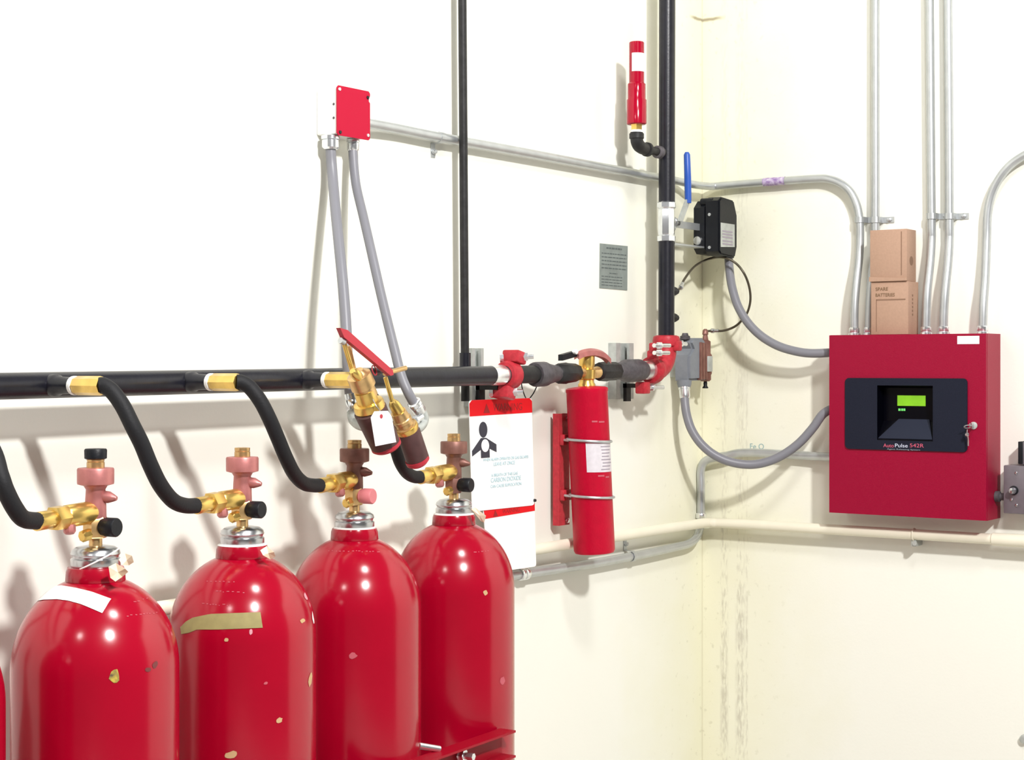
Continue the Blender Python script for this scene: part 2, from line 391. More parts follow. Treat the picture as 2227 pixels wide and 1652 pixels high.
def placard_sign(label, TL, TR, BR, BL, band):
    tl, tr, br, bl = (on_left(*q, SD) for q in (TL, TR, BR, BL))
    return tl, tr, br, bl
def quad(P, u, v):                                  # point in a quad TL TR BR BL
    return (P[0]*(1-u)+P[1]*u)*(1-v)+(P[3]*(1-u)+P[2]*u)*v
def flat_piece(name, pts, m, parent, off=.0004, thick=.0003, nrm=OUT_L):
    bm = NB(); prism(bm, [Vector(p)+nrm*off for p in pts], nrm, thick); return obj(name, bm, m, parent, flat=True)
def rounded(P, cu, cv):
    return [quad(P, u, v) for u, v in ((cu, 0), (1-cu, 0), (1-cu*.3, cv*.3), (1, cv), (1, 1-cv), (1-cu*.3, 1-cv*.3), (1-cu, 1), (cu, 1), (cu*.3, 1-cv*.3), (0, 1-cv), (0, cv), (cu*.3, cv*.3))]
P = [on_left(*q, SD) for q in ((1019, 870), (1155, 865), (1161, 1098), (1026, 1112))]
sg = thing('warning_sign', 'white warning sign with red top band and black figure, hanging under the red coupling', 'sign', P[0])
bm = NB(); prism(bm, rounded(P, .04, .02), OUT_L, .0015); obj('sign_board', bm, M['white'], sg, flat=True)
Pf = [q+OUT_L*.0015 for q in P]
flat_piece('red_band', [quad(Pf, u, v) for u, v in ((.04, 0), (.96, 0), (1, .03), (1, .135), (0, .145), (0, .03))], M['red_print'], sg)
text('band_lettering', 'WARNING', quad(Pf, .60, .078)+OUT_L*.0009, .022, M['ink_red'], sg)
flat_piece('warning_triangle', [quad(Pf, u, v) for u, v in ((.21, .12), (.31, .12), (.26, .035))], M['ink_red'], sg, .0008)
def oval(cu, cv, ru, rv, n=20): return [quad(Pf, cu+ru*math.cos(2*math.pi*k/n), cv+rv*math.sin(2*math.pi*k/n)) for k in range(n)]
flat_piece('figure_head', oval(.20, .27, .065, .072), M['ink_black'], sg)
flat_piece('figure_body', [quad(Pf, u, v) for u, v in ((.16, .345), (.24, .345), (.40, .41), (.40, .48), (.29, .445), (.29, .525), (.155, .525), (.155, .45), (.02, .505), (.02, .455))], M['ink_black'], sg)
flat_piece('figure_chest', oval(.222, .415, .06, .058), M['white'], sg, .0008)
for v, sz, b_, u in ((.545, .0085, 'WHEN ALARM OPERATES OR GAS ESCAPES', .55), (.59, .0105, 'LEAVE AT ONCE', .52), (.69, .009, 'A BREATH OF THIS GAS', .52), (.735, .013, 'CARBON DIOXIDE', .54), (.79, .009, 'CAN CAUSE SUFFOCATION', .54)):
    text('printed_line', b_, quad(Pf, u, v)+OUT_L*.0006, sz, M['ink_cyan'], sg)
bm = NB(); lathe(bm, quad(Pf, 1.0, .955), OUT_L, [(.0035, 0), (.0030, .004)], 10); obj('corner_screw', bm, M['black_bare'], sg)
c1 = on_left(1138, 816, MD); c1 = Vector((c1.x, c1.y, c1.z))
lp = [on_left(1133, 820, .064), on_left(1136, 845, .058), on_left(1146, 868, .052), on_left(1158, 858, .058), on_left(1168, 838, .064), on_left(1172, 822, .066)]
part('hanging_wire', M['black_bare'], sg, tube, smooth(lp, 6), .0013, 6)
P2 = [on_left(*q, SD-.002) for q in ((1050, 1108), (1161, 1091), (1165, 1231), (1062, 1246))]
s2 = thing('second_warning_sign', 'lower white sign with red band, half hidden behind the rightmost red cylinder', 'sign', P2[0])
bm = NB(); prism(bm, rounded(P2, .04, .03), OUT_L, .0015); obj('sign_board', bm, M['white'], s2, flat=True)
P2f = [q+OUT_L*.0015 for q in P2]
flat_piece('red_band', [quad(P2f, u, v) for u, v in ((0, 0), (1, 0), (1, .135), (.02, .145))], M['red_print'], s2)
Pf_old = Pf
text('band_lettering', 'WARNING', quad(P2f, .52, .078)+OUT_L*.0009, .013, M['ink_red'], s2, tilt=0)
flat_piece('warning_triangle', [quad(P2f, u, v) for u, v in ((.17, .13), (.26, .13), (.215, .03))], M['ink_red'], s2, .0008)

# ------------------------------------------------------------------ grey placard on the wall
PL = [on_left(*q, 0) for q in ((1304, 529), (1364, 535), (1363, 631), (1303, 626))]
pl = thing('wall_placard', 'small grey metal placard with engraved lines, on the wall left of the riser', 'sign', PL[3])
bm = NB(); prism(bm, PL, OUT_L, .0016); obj('plate', bm, M['plate'], pl, flat=True)
PLf = [q+OUT_L*.0016 for q in PL]
bm = NB()
rows = [(.07, .22, .78, .035)] + [(.20+.082*i, .06, .95, .022) for i in range(5)] + [(.64, .34, .62, .018)] + [(.72+.065*i, .06, .8, .018) for i in range(4)]
for v, u0, u1, h in rows:
    u = u0
    while u < u1:
        ue = min(u+random.uniform(.05, .14), u1); prism(bm, [q+OUT_L*.0003 for q in (quad(PLf, u, v), quad(PLf, ue, v), quad(PLf, ue, v+h), quad(PLf, u, v+h))], OUT_L, .0002); u = ue+.025
o = obj('engraved_lines', bm, M['plate_ink'], pl, flat=True); o['kind'] = 'stuff'

# ------------------------------------------------------------------ CO2 cylinders
CR, NZ = .1155, 1.300                                # radius, height where the dome meets the neck ring
def prof_cyl():
    pr = [(.0, .0), (CR-.006, .0), (CR, .008), (CR, NZ-.1215)]
    for k in range(1, 15):
        t = math.radians(69.2)*k/14; pr.append((CR*math.cos(t), NZ-.1215+.13*math.sin(t)))
    pr += [(.0415, NZ+.001), (.0405, NZ+.014), (.0385, NZ+.0195), (.030, NZ+.0205)]
    return pr
PROF = prof_cyl()
def rad_at(z):
    for (r0, z0), (r1, z1) in zip(PROF, PROF[1:]):
        if z0 <= z <= z1 and z1 > z0: return r0+(r1-r0)*(z-z0)/(z1-z0)
    return 0
CYL = [(-2.565, -.285), (-2.2443, -.26), (-1.916, -.225), (-1.6031, -.19), (-1.2832, -.165)]
CLAB = ['red gas cylinder at the row\'s left end, cut off by the picture edge',
        'red gas cylinder with a white tape strip on its dome and black-capped valve top',
        'red gas cylinder with an olive tape strip across its shoulder',
        'red gas cylinder with a pink cap on the side of its valve',
        'red gas cylinder at the right end of the row, nearest the warning sign']
MESH = {}
def shared(key, parent, name, m, build, label=None):
    """parts of the cylinders share one mesh per kind of part"""
    if key not in MESH:
        bm = NB(); build(bm); bmesh.ops.recalc_face_normals(bm, faces=bm.faces); me = bpy.data.meshes.new(name); bm.to_mesh(me); bm.free(); me.materials.append(m)
        me.polygons.foreach_set('use_smooth', [True]*len(me.polygons)); me.set_sharp_from_angle(angle=math.radians(38)); MESH[key] = me
    o = bpy.data.objects.new(name, MESH[key]); COL.objects.link(o); o.parent = parent; WORLD[o.name] = wloc(parent)
    if label: o['label'] = label
    return o
zz = Vector((0, 0, NZ))
def b_shell(bm): lathe(bm, (0, 0, 0), UP, PROF, 64)
def b_cap(bm): lathe(bm, zz, UP, [(.0325, .0185), (.0345, .0215), (.0345, .031), (.0320, .033), (.0325, .0355), (.0345, .038), (.0330, .043), (.0270, .0475), (.016, .0495)], 36)
def b_seal(bm): lathe(bm, zz, UP, [(.0345, .0170), (.0365, .018), (.0365, .0215), (.0345, .0225)], 36)
def b_stub(bm): lathe(bm, zz, UP, [(.010, .046), (.0092, .052), (.0092, .064)], 20)
def b_block(bm): lathe(bm, zz, UP, [(.0150, .060), (.0175, .063), (.0175, .086), (.0150, .090)], 6)
def b_body(bm): lathe(bm, zz, UP, [(.0140, .086), (.0150, .090), (.0145, .112), (.0135, .128), (.0165, .133), (.0252, .1355), (.0256, .138), (.0256, .156), (.0245, .158), (.012, .1585)], 28)
def b_top(bm): lathe(bm, zz, UP, [(.0125, .156), (.0125, .166), (.0115, .1665), (.0122, .168), (.0122, .1725), (.007, .173)], 20)
def b_plug(bm): lathe(bm, zz, UP, [(.0125, .170), (.0155, .1715), (.0158, .183), (.0145, .1850)], 20)
def b_lug(bm): lathe(bm, zz+Vector((.006, -.010, .118)), Vector((.35, -.9, -.12)), [(.0085, 0), (.0085, .008), (.0055, .015), (.003, .020)], 10)
def b_side(bm):
    a = Vector((.15, -1, 0)).normalized(); lathe(bm, zz+Vector((0, 0, .076)), a, [(.009, .012), (.0125, .014), (.0125, .018), (.0135, .020), (.0135, .036), (.012, .038)], 20)
def b_lowport(bm): lathe(bm, zz+Vector((0, 0, .068)), Vector((-1, -.1, -.15)), [(.0085, .008), (.0085, .026), (.006, .028)], 8)
def surf_point(c, px, py, lift):
    """where the sight line through (px, py) meets the cylinder skin, lifted slightly off it"""
    z0 = depth(Vector((*c, 1.2)))-CR-.03; best = None
    for k in range(140):
        p = at_depth(px, py, z0+.001*k); r = math.hypot(p.x-c[0], p.y-c[1]); g = r-rad_at(p.z)
        if best is None or g < best[0]: best = (g, p)
        if g <= 0: best = (g, p); break
    p = best[1]; r = rad_at(p.z)+lift; v = Vector((p.x-c[0], p.y-c[1])).normalized()
    up = .0 if p.z < NZ-.1215 else lift*.8
    return Vector((c[0]+v.x*r, c[1]+v.y*r, p.z+up))
cyls = []
for i, (cx, cy) in enumerate(CYL):
    t = thing('gas_cylinder', CLAB[i], 'gas cylinder', (cx, cy, 0), 'red cylinders in the row'); cyls.append(t)
    shared('shell', t, 'shell', M['red'], b_shell)
    shared('cap', t, 'neck_cap', M['chrome'], b_cap, 'chrome neck cap')
    if i >= 2: shared('seal', t, 'seal_ring', M['white_gloss'], b_seal, 'white ring under the neck cap')
    cop = i in (3, 4)
    vv = shared('body%d' % cop, t, 'valve', M['copper'] if cop else M['bronze'], b_body, 'dark bronze valve' if cop else 'pink bronze valve')
    shared('stub', vv, 'valve_stub', M['brass_dark'], b_stub)
    shared('block%d' % (i == 4), vv, 'valve_block', M['copper'] if i == 4 else M['brass_dark'], b_block)
    shared('top', vv, 'valve_top', M['brass_dark'], b_top)
    if i <= 1: shared('plug', vv, 'valve_plug', M['plastic_black'], b_plug, 'black plug on the valve top')
    shared('lug%d' % cop, vv, 'valve_lug', M['copper'] if cop else M['bronze'], b_lug)
    shared('port', vv, 'valve_port', M['brass'], b_lowport)
    shared('side%d' % (i == 3), vv, 'side_cap', M['pink_cap'] if i == 3 else M['plastic_black'], b_side, 'pink cap' if i == 3 else 'black cap')
def strip(ci, name, m, top, bot, label):
    n = 28
    def samp(curve, u):
        k = u*(len(curve)-1); i = min(int(k), len(curve)-2); f = k-i
        return curve[i][0]*(1-f)+curve[i+1][0]*f, curve[i][1]*(1-f)+curve[i+1][1]*f
    g = []
    for j in range(7):
        row = []
        for k in range(n+1):
            a, b = samp(top, k/n), samp(bot, k/n); f = j/6
            row.append(surf_point(CYL[ci], a[0]*(1-f)+b[0]*f, a[1]*(1-f)+b[1]*f, .0007))
        g.append(row)
    bm = NB(); sheet(bm, g); return obj(name, bm, m, cyls[ci], label)
strip(1, 'tape_strip', M['white_gloss'], [(95, 1281), (112, 1275), (135, 1273), (160, 1277), (198, 1286), (241, 1302)], [(66, 1310), (95, 1304), (126, 1303), (150, 1306), (178, 1314), (222, 1333)], 'white tape strip')
strip(2, 'tape_strip', M['olive'], [(393, 1364), (406, 1351), (420, 1343), (458, 1335), (512, 1333), (566, 1331)], [(395, 1379), (412, 1376), (429, 1369), (474, 1369), (524, 1367), (571, 1365)], 'olive masking tape strip')
def chip(ci, px, py, rx, ry, m, ang=0.0):
    ph = random.uniform(0, 6); pts = []
    for k in range(11):
        a = 2*math.pi*k/11; q = random.uniform(.75, 1.1); u, v = rx*math.cos(a)*q, ry*math.sin(a)*q
        pts.append(surf_point(CYL[ci], px+u*math.cos(ang)-v*math.sin(ang), py+u*math.sin(ang)+v*math.cos(ang), .0005))
    bm = NB(); c = bm.verts.new(surf_point(CYL[ci], px, py, .0005)); V = [bm.verts.new(p) for p in pts]
    for k in range(11): bm.faces.new((c, V[k], V[(k+1) % 11]))
    obj('paint_chip', bm, m, cyls[ci])
chip(1, 249, 1471, 13, 17, M['chip_yellow']); chip(1, 321, 1456, 7, 5, M['chip_dark'], -.5); chip(1, 336, 1446, 6, 9, M['chip_dark'], .5)
chip(2, 607, 1565, 8, 6, M['chip'], -.5); chip(2, 502, 1641, 17, 9, M['chip'], -.2); chip(2, 493, 1391, 5, 5, M['chip']); chip(2, 657, 1350, 6, 5, M['chip'])
chip(2, 674, 1478, 4, 16, M['chip'], .1); chip(2, 545, 1374, 4, 7, M['scuff']); chip(2, 577, 1485, 5, 3, M['pale_red'], -.4); chip(2, 665, 1296, 4, 9, M['scuff'], -.4)
chip(3, 767, 1425, 10, 7, M['pale_red']); chip(4, 1055, 1289, 5, 6, M['chip']); chip(4, 1092, 1480, 6, 10, M['pale_red']); chip(0, 3, 1500, 4, 8, M['chip'], .4)
chip(2, 681, 1341, 3, 16, M['white_gloss'], -.05)
# stamped lettering worn on the domes, little dashes of lighter paint
for ci, x0, x1, y, sag in ((2, 450, 512, 1262, 2), (2, 470, 535, 1285, 3), (2, 440, 500, 1312, 3), (1, 290, 322, 1308, -8), (1, 275, 340, 1338, -6), (3, 715, 825, 1196, 3), (4, 1030, 1060, 1200, -2)):
    bm = NB(); x = x0
    while x < x1:
        L_ = random.uniform(2, 6); yy = y+sag*((x-x0)/(x1-x0))+random.uniform(-1.5, 1.5)
        V = [bm.verts.new(surf_point(CYL[ci], *q, .0004)) for q in ((x, yy), (x+L_, yy), (x+L_, yy+1.6), (x, yy+1.6))]; bm.faces.new(V); x += L_+random.uniform(2, 7)
    o = obj('worn_stamping', bm, M['pale_red'], cyls[ci]); o['kind'] = 'stuff'
# paper tags on strings around the necks
def neck_tag(ci, label, polys, tilt, rr=.0355, zc=.029):
    c = Vector((*CYL[ci], NZ+zc))
    t = thing('paper_tag', label, 'tag', c, 'paper tags on cylinder necks')
    part('string', M['white_gloss'], t, ring, c, Vector(tilt), rr, .0012, 32, 6)
    for k, (pts, off) in enumerate(polys):
        dz = depth(c)+off; P3 = [at_depth(x, y, dz+.006*math.sin(i*2.1)) for i, (x, y) in enumerate(pts)]
        bm = NB(); ctr = sum(P3, Vector())/len(P3); cv = bm.verts.new(ctr); V = [bm.verts.new(p) for p in P3]
        for i in range(len(V)): bm.faces.new((cv, V[i], V[(i+1) % len(V)]))
        r = bmesh.ops.extrude_face_region(bm, geom=list(bm.faces)); bmesh.ops.translate(bm, verts=[v for v in r['geom'] if isinstance(v, bmesh.types.BMVert)], vec=Vector((.0004, .0003, 0)))
        obj('tag_paper', bm, M['paper'], t, flat=True)
neck_tag(1, 'crumpled cream paper tag tied to the cylinder with white tape', [([(236, 1232), (252, 1224), (272, 1236), (279, 1243), (266, 1254), (251, 1264), (240, 1256)], -.058), ([(258, 1216), (272, 1203), (287, 1208), (291, 1222), (280, 1229), (266, 1228)], -.046)], (-.35, .35, 1))
neck_tag(2, 'small orange-cream paper tag tied to the cylinder with olive tape', [([(566, 1196), (580, 1187), (596, 1200), (599, 1210), (588, 1216), (572, 1207)], -.052)], (0, 0, 1), .0375, .020)
neck_tag(4, 'folded cream paper tag tied to the rightmost cylinder', [([(1025, 1107), (1033, 1103), (1057, 1121), (1053, 1136), (1046, 1133)], -.050)], (0, 0, 1), .0375, .020)

# ------------------------------------------------------------------ hoses
HOSE = [None,
    ([(-70, 870, .22), (-48, 905, .235), (-25, 965, .255), (0, 1032, .275), (12, 1066, .28), (32, 1105, .28), (52, 1128, .272), (85, 1133, .262)], 1, (85, 1133)),
    ([(216, 838, .207), (226, 838, .212), (245, 852, .224), (267, 883, .238), (289, 927, .25), (308, 965, .255), (327, 1011, .256), (349, 1055, .252), (376, 1088, .24), (403, 1099, .23), (432, 1099, .225)], 2, (432, 1099)),
    ([(514, 830, .207), (525, 831, .212), (543, 842, .22), (565, 870, .232), (585, 908, .24), (604, 952, .24), (622, 995, .235), (640, 1030, .22), (660, 1050, .205), (680, 1055, .195), (700, 1055, .19)], 3, (700, 1055)),
    ([(764, 826, .207), (775, 828, .210), (795, 845, .212), (820, 880, .212), (843, 925, .208), (858, 965, .205), (870, 1003, .195), (884, 1026, .18), (900, 1036, .168), (917, 1037, .165)], 4, (917, 1037))]
HL = [None, 'black rubber hose leading to the cylinder with white tape, from the picture edge', 'black rubber hose curving down to the cylinder with olive tape', 'black rubber hose curving down to the cylinder with a pink valve cap', 'black rubber hose behind the hanging actuators to the rightmost cylinder']
for k in range(1, 5):
    pts, ci, end = HOSE[k]; o = OUTLETS[k-1]
    P = [on_left(*q) for q in pts]
    if k == 1: P[0] = o+OUT_L*.062+Vector((0, 0, 0)); P = [P[0], P[0]+OUT_L*.02+UP*-.012]+P[2:]
    t = thing('discharge_hose', HL[k], 'hose', P[len(P)//2], 'black discharge hoses')
    part('hose', M['rubber'], t, tube, smooth(P, 7), .0118, 20)
    bm = NB(); lathe(bm, o, OUT_L, [(.0125, -.002), (.0142, .0), (.0142, .006), (.0125, .0065)], 20); obj('sealing_ring', bm, M['white_gloss'], t, 'white ring')
    bm = NB(); lathe(bm, o, OUT_L, [(.0125, .006), (.0142, .009), (.0142, .058), (.0130, .064)], 8); obj('top_fitting', bm, M['brass'], t, 'brass fitting at the manifold')
    e = P[-1]; v = Vector((*CYL[ci], e.z+.006)) - e; Ln = v.length; v = Vector((v.x, v.y, v.z))
    # brass end fitting: ferrule, hex nut, body entering the valve
    bm = NB(); lathe(bm, e, v, [(.0125, -.006), (.0130, -.004), (.0130, .022), (.0120, .024)], 20); obj('ferrule', bm, M['brass'], t)
    bm = NB(); lathe(bm, e, v, [(.0125, .022), (.0175, .024), (.0175, .044), (.0150, .047)], 6); obj('hex_nut', bm, M['brass'], t, 'brass hex nut')
    bm = NB(); lathe(bm, e, v, [(.0145, .045), (.0160, .048), (.0160, Ln-.016), (.0130, Ln-.004)], 20); obj('inlet_body', bm, M['brass'], t)
    lo = e + v.normalized()*(Ln*.52); bm = NB(); lathe(bm, lo, Vector((-.2, -.3, -1)), [(.0085, .004), (.0085, .022), (.0065, .025)], 8); obj('bleed_port', bm, M['bronze'], t)

# ------------------------------------------------------------------ rack channel in front of the cylinders
RD = .312
r1 = on_left(1115, 1587, RD)
hgt = .050; zt = r1.z
RDIR = Vector((-1, -.06, 0)).normalized(); RN = Vector((RDIR.y, -RDIR.x, 0)); RN = RN if RN.y < 0 else -RN
r1 = Vector((r1.x, -RD+.0285, zt))                    # back edge of the channel, just in front of the end cylinder
rail = thing('rack_rail', 'red steel channel across the front of the cylinders, low at the right end', 'rail', (r1.x-.2, -RD, zt-hgt))
prof = [(0, 0), (.034, 0), (.034, -.004), (.004, -.004), (.004, -hgt+.004), (.034, -hgt+.004), (.034, -hgt), (0, -hgt)]
bm = NB(); prism(bm, [r1+RN*a_+UP*z for a_, z in prof], RDIR, .52); obj('channel', bm, M['red_rail'], rail, flat=True)
c = on_left(1000, 1641, RD-.015); f_ = (r1.x-c.x)
bm = NB(); lathe(bm, r1+RDIR*f_+RN*.004+UP*(c.z-zt), RN, [(.014, 0), (.014, .003), (.0105, .0035), (.0105, .012), (.0065, .0125), (.0065, .030)], 6); obj('channel_bolt', bm, M['zinc'], rail, 'bright bolt')
c = on_left(930, 1627, RD-.02)
bm = NB(); rod(bm, Vector((c.x-.020, c.y+.004, c.z+.008)), Vector((c.x+.018, c.y-.012, c.z-.003)), .0062, 12); obj('clamp_rod', bm, M['zinc'], rail, 'bright threaded rod end')

# ------------------------------------------------------------------ time-delay cylinder with brass head and its bracket
ta, tb = on_left(1276, 843, MD+.002), on_left(1293, 1203, MD+.016); TR = .0458
td = thing('delay_cylinder', 'slim red pressure cylinder with brass head hanging under the black pipe', 'gas cylinder', tb)
ax = (ta-tb); TL = ax.length
bm = NB(); lathe(bm, tb, ax, [(TR-.010, 0), (TR-.003, .002), (TR, .008), (TR, TL-.010), (TR+.0012, TL-.008), (TR+.0012, TL-.002), (TR-.004, TL+.001), (.016, TL+.004)], 48); obj('tank', bm, M['red_tank'], td)
hp = lambda y: on_left(1276, y, MD); sH = m_per_px(hp(810))
bm = NB(); lathe(bm, hp(845), UP, [(19*sH, 0), (19*sH, .010), (16*sH, .014), (16*sH, .020), (19*sH, .022), (20*sH, .042), (15*sH, .046), (17.5*sH, .052), (17.5*sH, .080), (14*sH, .085), (8*sH, .087)], 20); obj('valve_head', bm, M['brass'], td, 'brass valve head')
for x0, x1 in ((1276, 1252), (1276, 1308)):
    p, q = on_left(x0, 810, MD), on_left(x1, 809, MD); bm = NB(); lathe(bm, p, q-p, [(11*sH, 0), (11*sH, (q-p).length*.6), (13*sH, (q-p).length*.65), (13*sH, (q-p).length)], 16); obj('side_port', bm, M['brass_dark'], td)
lv = [on_left(x, y, MD+dd) for x, y, dd in ((1254, 771, .01), (1266, 765, .012), (1284, 762, .014), (1300, 764, .016), (1314, 770, .018), (1324, 780, .02))]
bm = NB(); g = []
for i, p in enumerate(smooth(lv, 4)):
    wd = .011*(1 - .3*abs(i/20-.5)); g.append([p+Vector((.2, .8, 0))*-wd, p+UP*.005, p+Vector((.2, .8, 0))*wd])
sheet(bm, g); r = bmesh.ops.extrude_face_region(bm, geom=list(bm.faces)); bmesh.ops.translate(bm, verts=[v for v in r['geom'] if isinstance(v, bmesh.types.BMVert)], vec=UP*-.011)
obj('lever', bm, M['bronze'], td, 'curved bronze lever')
p, q = on_left(1224, 777, MD+.012), on_left(1256, 768, MD+.012)
bm = NB(); d_ = (q-p); prism(bm, [p-UP*.007, q-UP*.007, q+UP*.006, p+UP*.006], (0, 1, 0), .012); obj('pull_tab', bm, M['plastic_black'], td, 'black pull tab')
bm = NB(); lathe(bm, on_left(1251, 765, MD+.016), OUT_L, [(.0045, -.006), (.0055, 0), (.0055, .004), (.003, .006)], 12); obj('pin_button', bm, M['white_gloss'], td)
tocam = math.atan2(EYE.y-tb.y, EYE.x-tb.x)
def tank_patch(name, m, a0, a1, y0, y1, lift):      # angles in degrees from the camera direction, to the right positive; y in px down the tank
    bm = NB(); g = []; n = ax.normalized()
    for j in range(2):
        f = (1203-(y0, y1)[j])/360.0; c = tb+ax*f; row = []
        for k in range(13):
            a = tocam + math.radians(a0+(a1-a0)*k/12); row.append(c+Vector((math.cos(a), math.sin(a), 0))*(TR+lift))
        g.append(row)
    sheet(bm, g); return obj(name, bm, m, td)
tank_patch('label', M['label'], -10, 88, 962, 1024, .0007)
bm_rows = [(968+i*7, 30, 80) for i in range(8)]
for k_, (y, a_, b_) in enumerate(bm_rows): tank_patch('label_print', M['label_ink'], a_+random.uniform(0, 6), b_-random.uniform(0, 18), y, y+2.2, .0011)
for y, a_, b_ in ((913, 10, 26), (914, 30, 50), (1030, 20, 40), (1033, 44, 60)): tank_patch('stencil_mark', M['pale_red'], a_, b_, y, y+3.5, .0006)
b0, b1 = on_left(1223, 899, .028), on_left(1230, 1141, .028)
br = thing('cylinder_bracket', 'red wall bracket with two silver U-bolts gripping the slim delay cylinder', 'bracket', Vector((b0.x, 0, b1.z)))
bx_ = (b0.x+b1.x)/2; w2 = .021
prof = [(bx_-w2, -.012), (bx_-w2, -.029), (bx_+w2, -.029), (bx_+w2, -.012), (bx_+w2-.004, -.012), (bx_+w2-.004, -.025), (bx_-w2+.004, -.025), (bx_-w2+.004, -.012)]
bm = NB(); prism(bm, [Vector((x, y, b1.z)) for x, y in prof], UP, b0.z-b1.z); obj('channel', bm, M['red_iron'], br, flat=True)
for f in (.04, .95):
    z = b1.z+(b0.z-b1.z)*f
    bm = NB(); lathe(bm, Vector((bx_+.010, 0, z)), OUT_L, [(.007, 0), (.007, .027)], 12); obj('spacer', bm, M['galv'], br)
    bm = NB(); lathe(bm, Vector((bx_+.010, -.029, z)), OUT_L, [(.006, 0), (.006, .004), (.004, .005)], 6); obj('mounting_bolt', bm, M['zinc'], br)
for y in (957, 1078):
    c = tb+ax*((1203-y)/360); RR = TR+.0033
    bm = NB(); ring(bm, c, Vector((.03, -.04, 1)), RR, .0030, 36, 8); ub = obj('u_bolt', bm, M['galv'], br, 'silver U-bolt')
    bm = NB(); box(bm, (bx_-.020, -.040, c.z-.012), (bx_+.024, -.029, c.z+.012), .002); obj('saddle', bm, M['red_iron'], br)
    bm = NB(); rod(bm, Vector((c.x-RR*.72, c.y+RR*.6, c.z)), Vector((bx_-.014, -.036, c.z)), .003, 8); rod(bm, Vector((c.x+RR*.72, c.y+RR*.6, c.z)), Vector((bx_+.016, -.036, c.z)), .003, 8); obj('bolt_leg', bm, M['galv'], ub)

# ------------------------------------------------------------------ junction box with red cover, flexible conduits, actuators
q0, q1 = on_left(734, 291, .053), on_left(804, 188, .053)
tlz = on_left(734, 187, .053).z; xl, xr = q0.x, q1.x
jb = thing('junction_box', 'square white junction box with a bright red cover plate, high on the left wall', 'junction box', (xl, -.026, q0.z))
bm = NB(); box(bm, (xl+.001, -.051, q0.z+.001), (xr-.001, 0, tlz-.001), .004); obj('box_body', bm, M['box_white'], jb)
c_ = .004; nt_ = .006
zl, zh = q0.z-.002, tlz+.002; a, b = xl-.001, xr+.001
poly = [(a+c_, zl), (b-c_, zl), (b, zl+c_), (b, zh-.022), (b-.0035, zh-.019), (b-.0035, zh-.012), (b, zh-.009), (b, zh-c_), (b-c_, zh), (a+c_, zh), (a, zh-c_), (a, zl+c_)]
bm = NB(); prism(bm, [Vector((x, -.051, z)) for x, z in poly], OUT_L, .0022); obj('cover_plate', bm, M['red_cover'], jb, 'bright red cover plate')
for (x, z, mm) in ((a+.006, zh-.007, 'zinc'), (b-.007, zh-.012, 'black_bare'), (a+.008, zl+.006, 'black_bare'), (b-.007, zl+.009, 'zinc')):
    bm = NB(); lathe(bm, Vector((x, -.0532, z)), OUT_L, [(.0035, 0), (.003, .0018)], 10); obj('cover_screw', bm, M[mm], jb)
for z in (on_left(728, 226, .045).z, on_left(728, 256, .045).z):
    bm = NB(); lathe(bm, Vector((xl+.001, -.043, z)), (-1, 0, 0), [(.0026, 0), (.0024, .0006)], 10); obj('knockout', bm, M['iron'], jb)
def flexpath(pts): return smooth([on_left(*q) for q in pts], 6)
fx = [(719, 300, .028), (719, 325, .028), (723, 380, .035), (730, 460, .07), (738, 540, .105), (746, 620, .135), (752, 700, .155), (755, 770, .165), (759, 830, .167), (762, 860, .17)]
f1 = thing('flexible_conduit', 'left of two grey flexible conduits dropping from the red-covered junction box', 'conduit', on_left(*fx[-1]), 'grey flexible conduits under the junction box')
part('jacket', M['flex'], f1, tube, flexpath(fx), .0097, 16)
def connector(p, axis, m, parent, r=.0125, ln=.026, name='connector'):
    bm = NB(); lathe(bm, p, axis, [(r*.85, 0), (r*1.18, .002), (r*1.18, ln*.30), (r*.95, ln*.33), (r*1.08, ln*.38), (r*1.08, ln*.86), (r*.85, ln)], 14); return obj(name, bm, m, parent)
connector(Vector((on_left(719, 300, .028).x, -.028, q0.z+.001)), -UP, M['zinc'], f1, .0150, .027)
e1 = on_left(762, 855, .170); connector(e1, on_left(767, 905, .178)-e1, M['zinc'], f1, .0095, .036, 'lower_connector')
bm = NB(); tube(bm, smooth([on_left(766, 895, .177), on_left(769, 912, .19), on_left(780, 922, .22), on_left(800, 928, .25)], 6), .0095, 12); obj('elbow', bm, M['strut'], f1)
fx2 = [(768, 305, .030), (768, 335, .032), (774, 400, .05), (790, 470, .085), (806, 540, .12), (824, 620, .155), (843, 700, .19), (858, 760, .215), (872, 815, .235), (887, 852, .25), (902, 880, .255)]
f2 = thing('flexible_conduit', 'right of two grey flexible conduits dropping from the red-covered junction box', 'conduit', on_left(*fx2[-1]), 'grey flexible conduits under the junction box')
part('jacket', M['flex'], f2, tube, flexpath(fx2), .0088, 16)
connector(Vector((on_left(768, 305, .03).x, -.030, q0.z+.001)), -UP, M['zinc'], f2, .0108, .024)
e2 = on_left(899, 873, .255); connector(e2, on_left(920, 903, .257)-e2, M['zinc'], f2, .0108, .028, 'lower_connector')
bm = NB(); tube(bm, smooth([on_left(914, 892, .257), on_left(922, 905, .258), on_left(921, 918, .258), on_left(911, 930, .262), on_left(900, 935, .265)], 5), .0085, 12); obj('elbow', bm, M['strut'], f2)
bm = NB(); c = on_left(908, 913, .266); lathe(bm, c-Vector((.014, 0, .003)), Vector((1, 0, .35)), [(.006, 0), (.008, .003), (.008, .012), (.006, .014), (.006, .027)], 8); obj('lock_ring', bm, M['zinc'], f2)
AD = .275
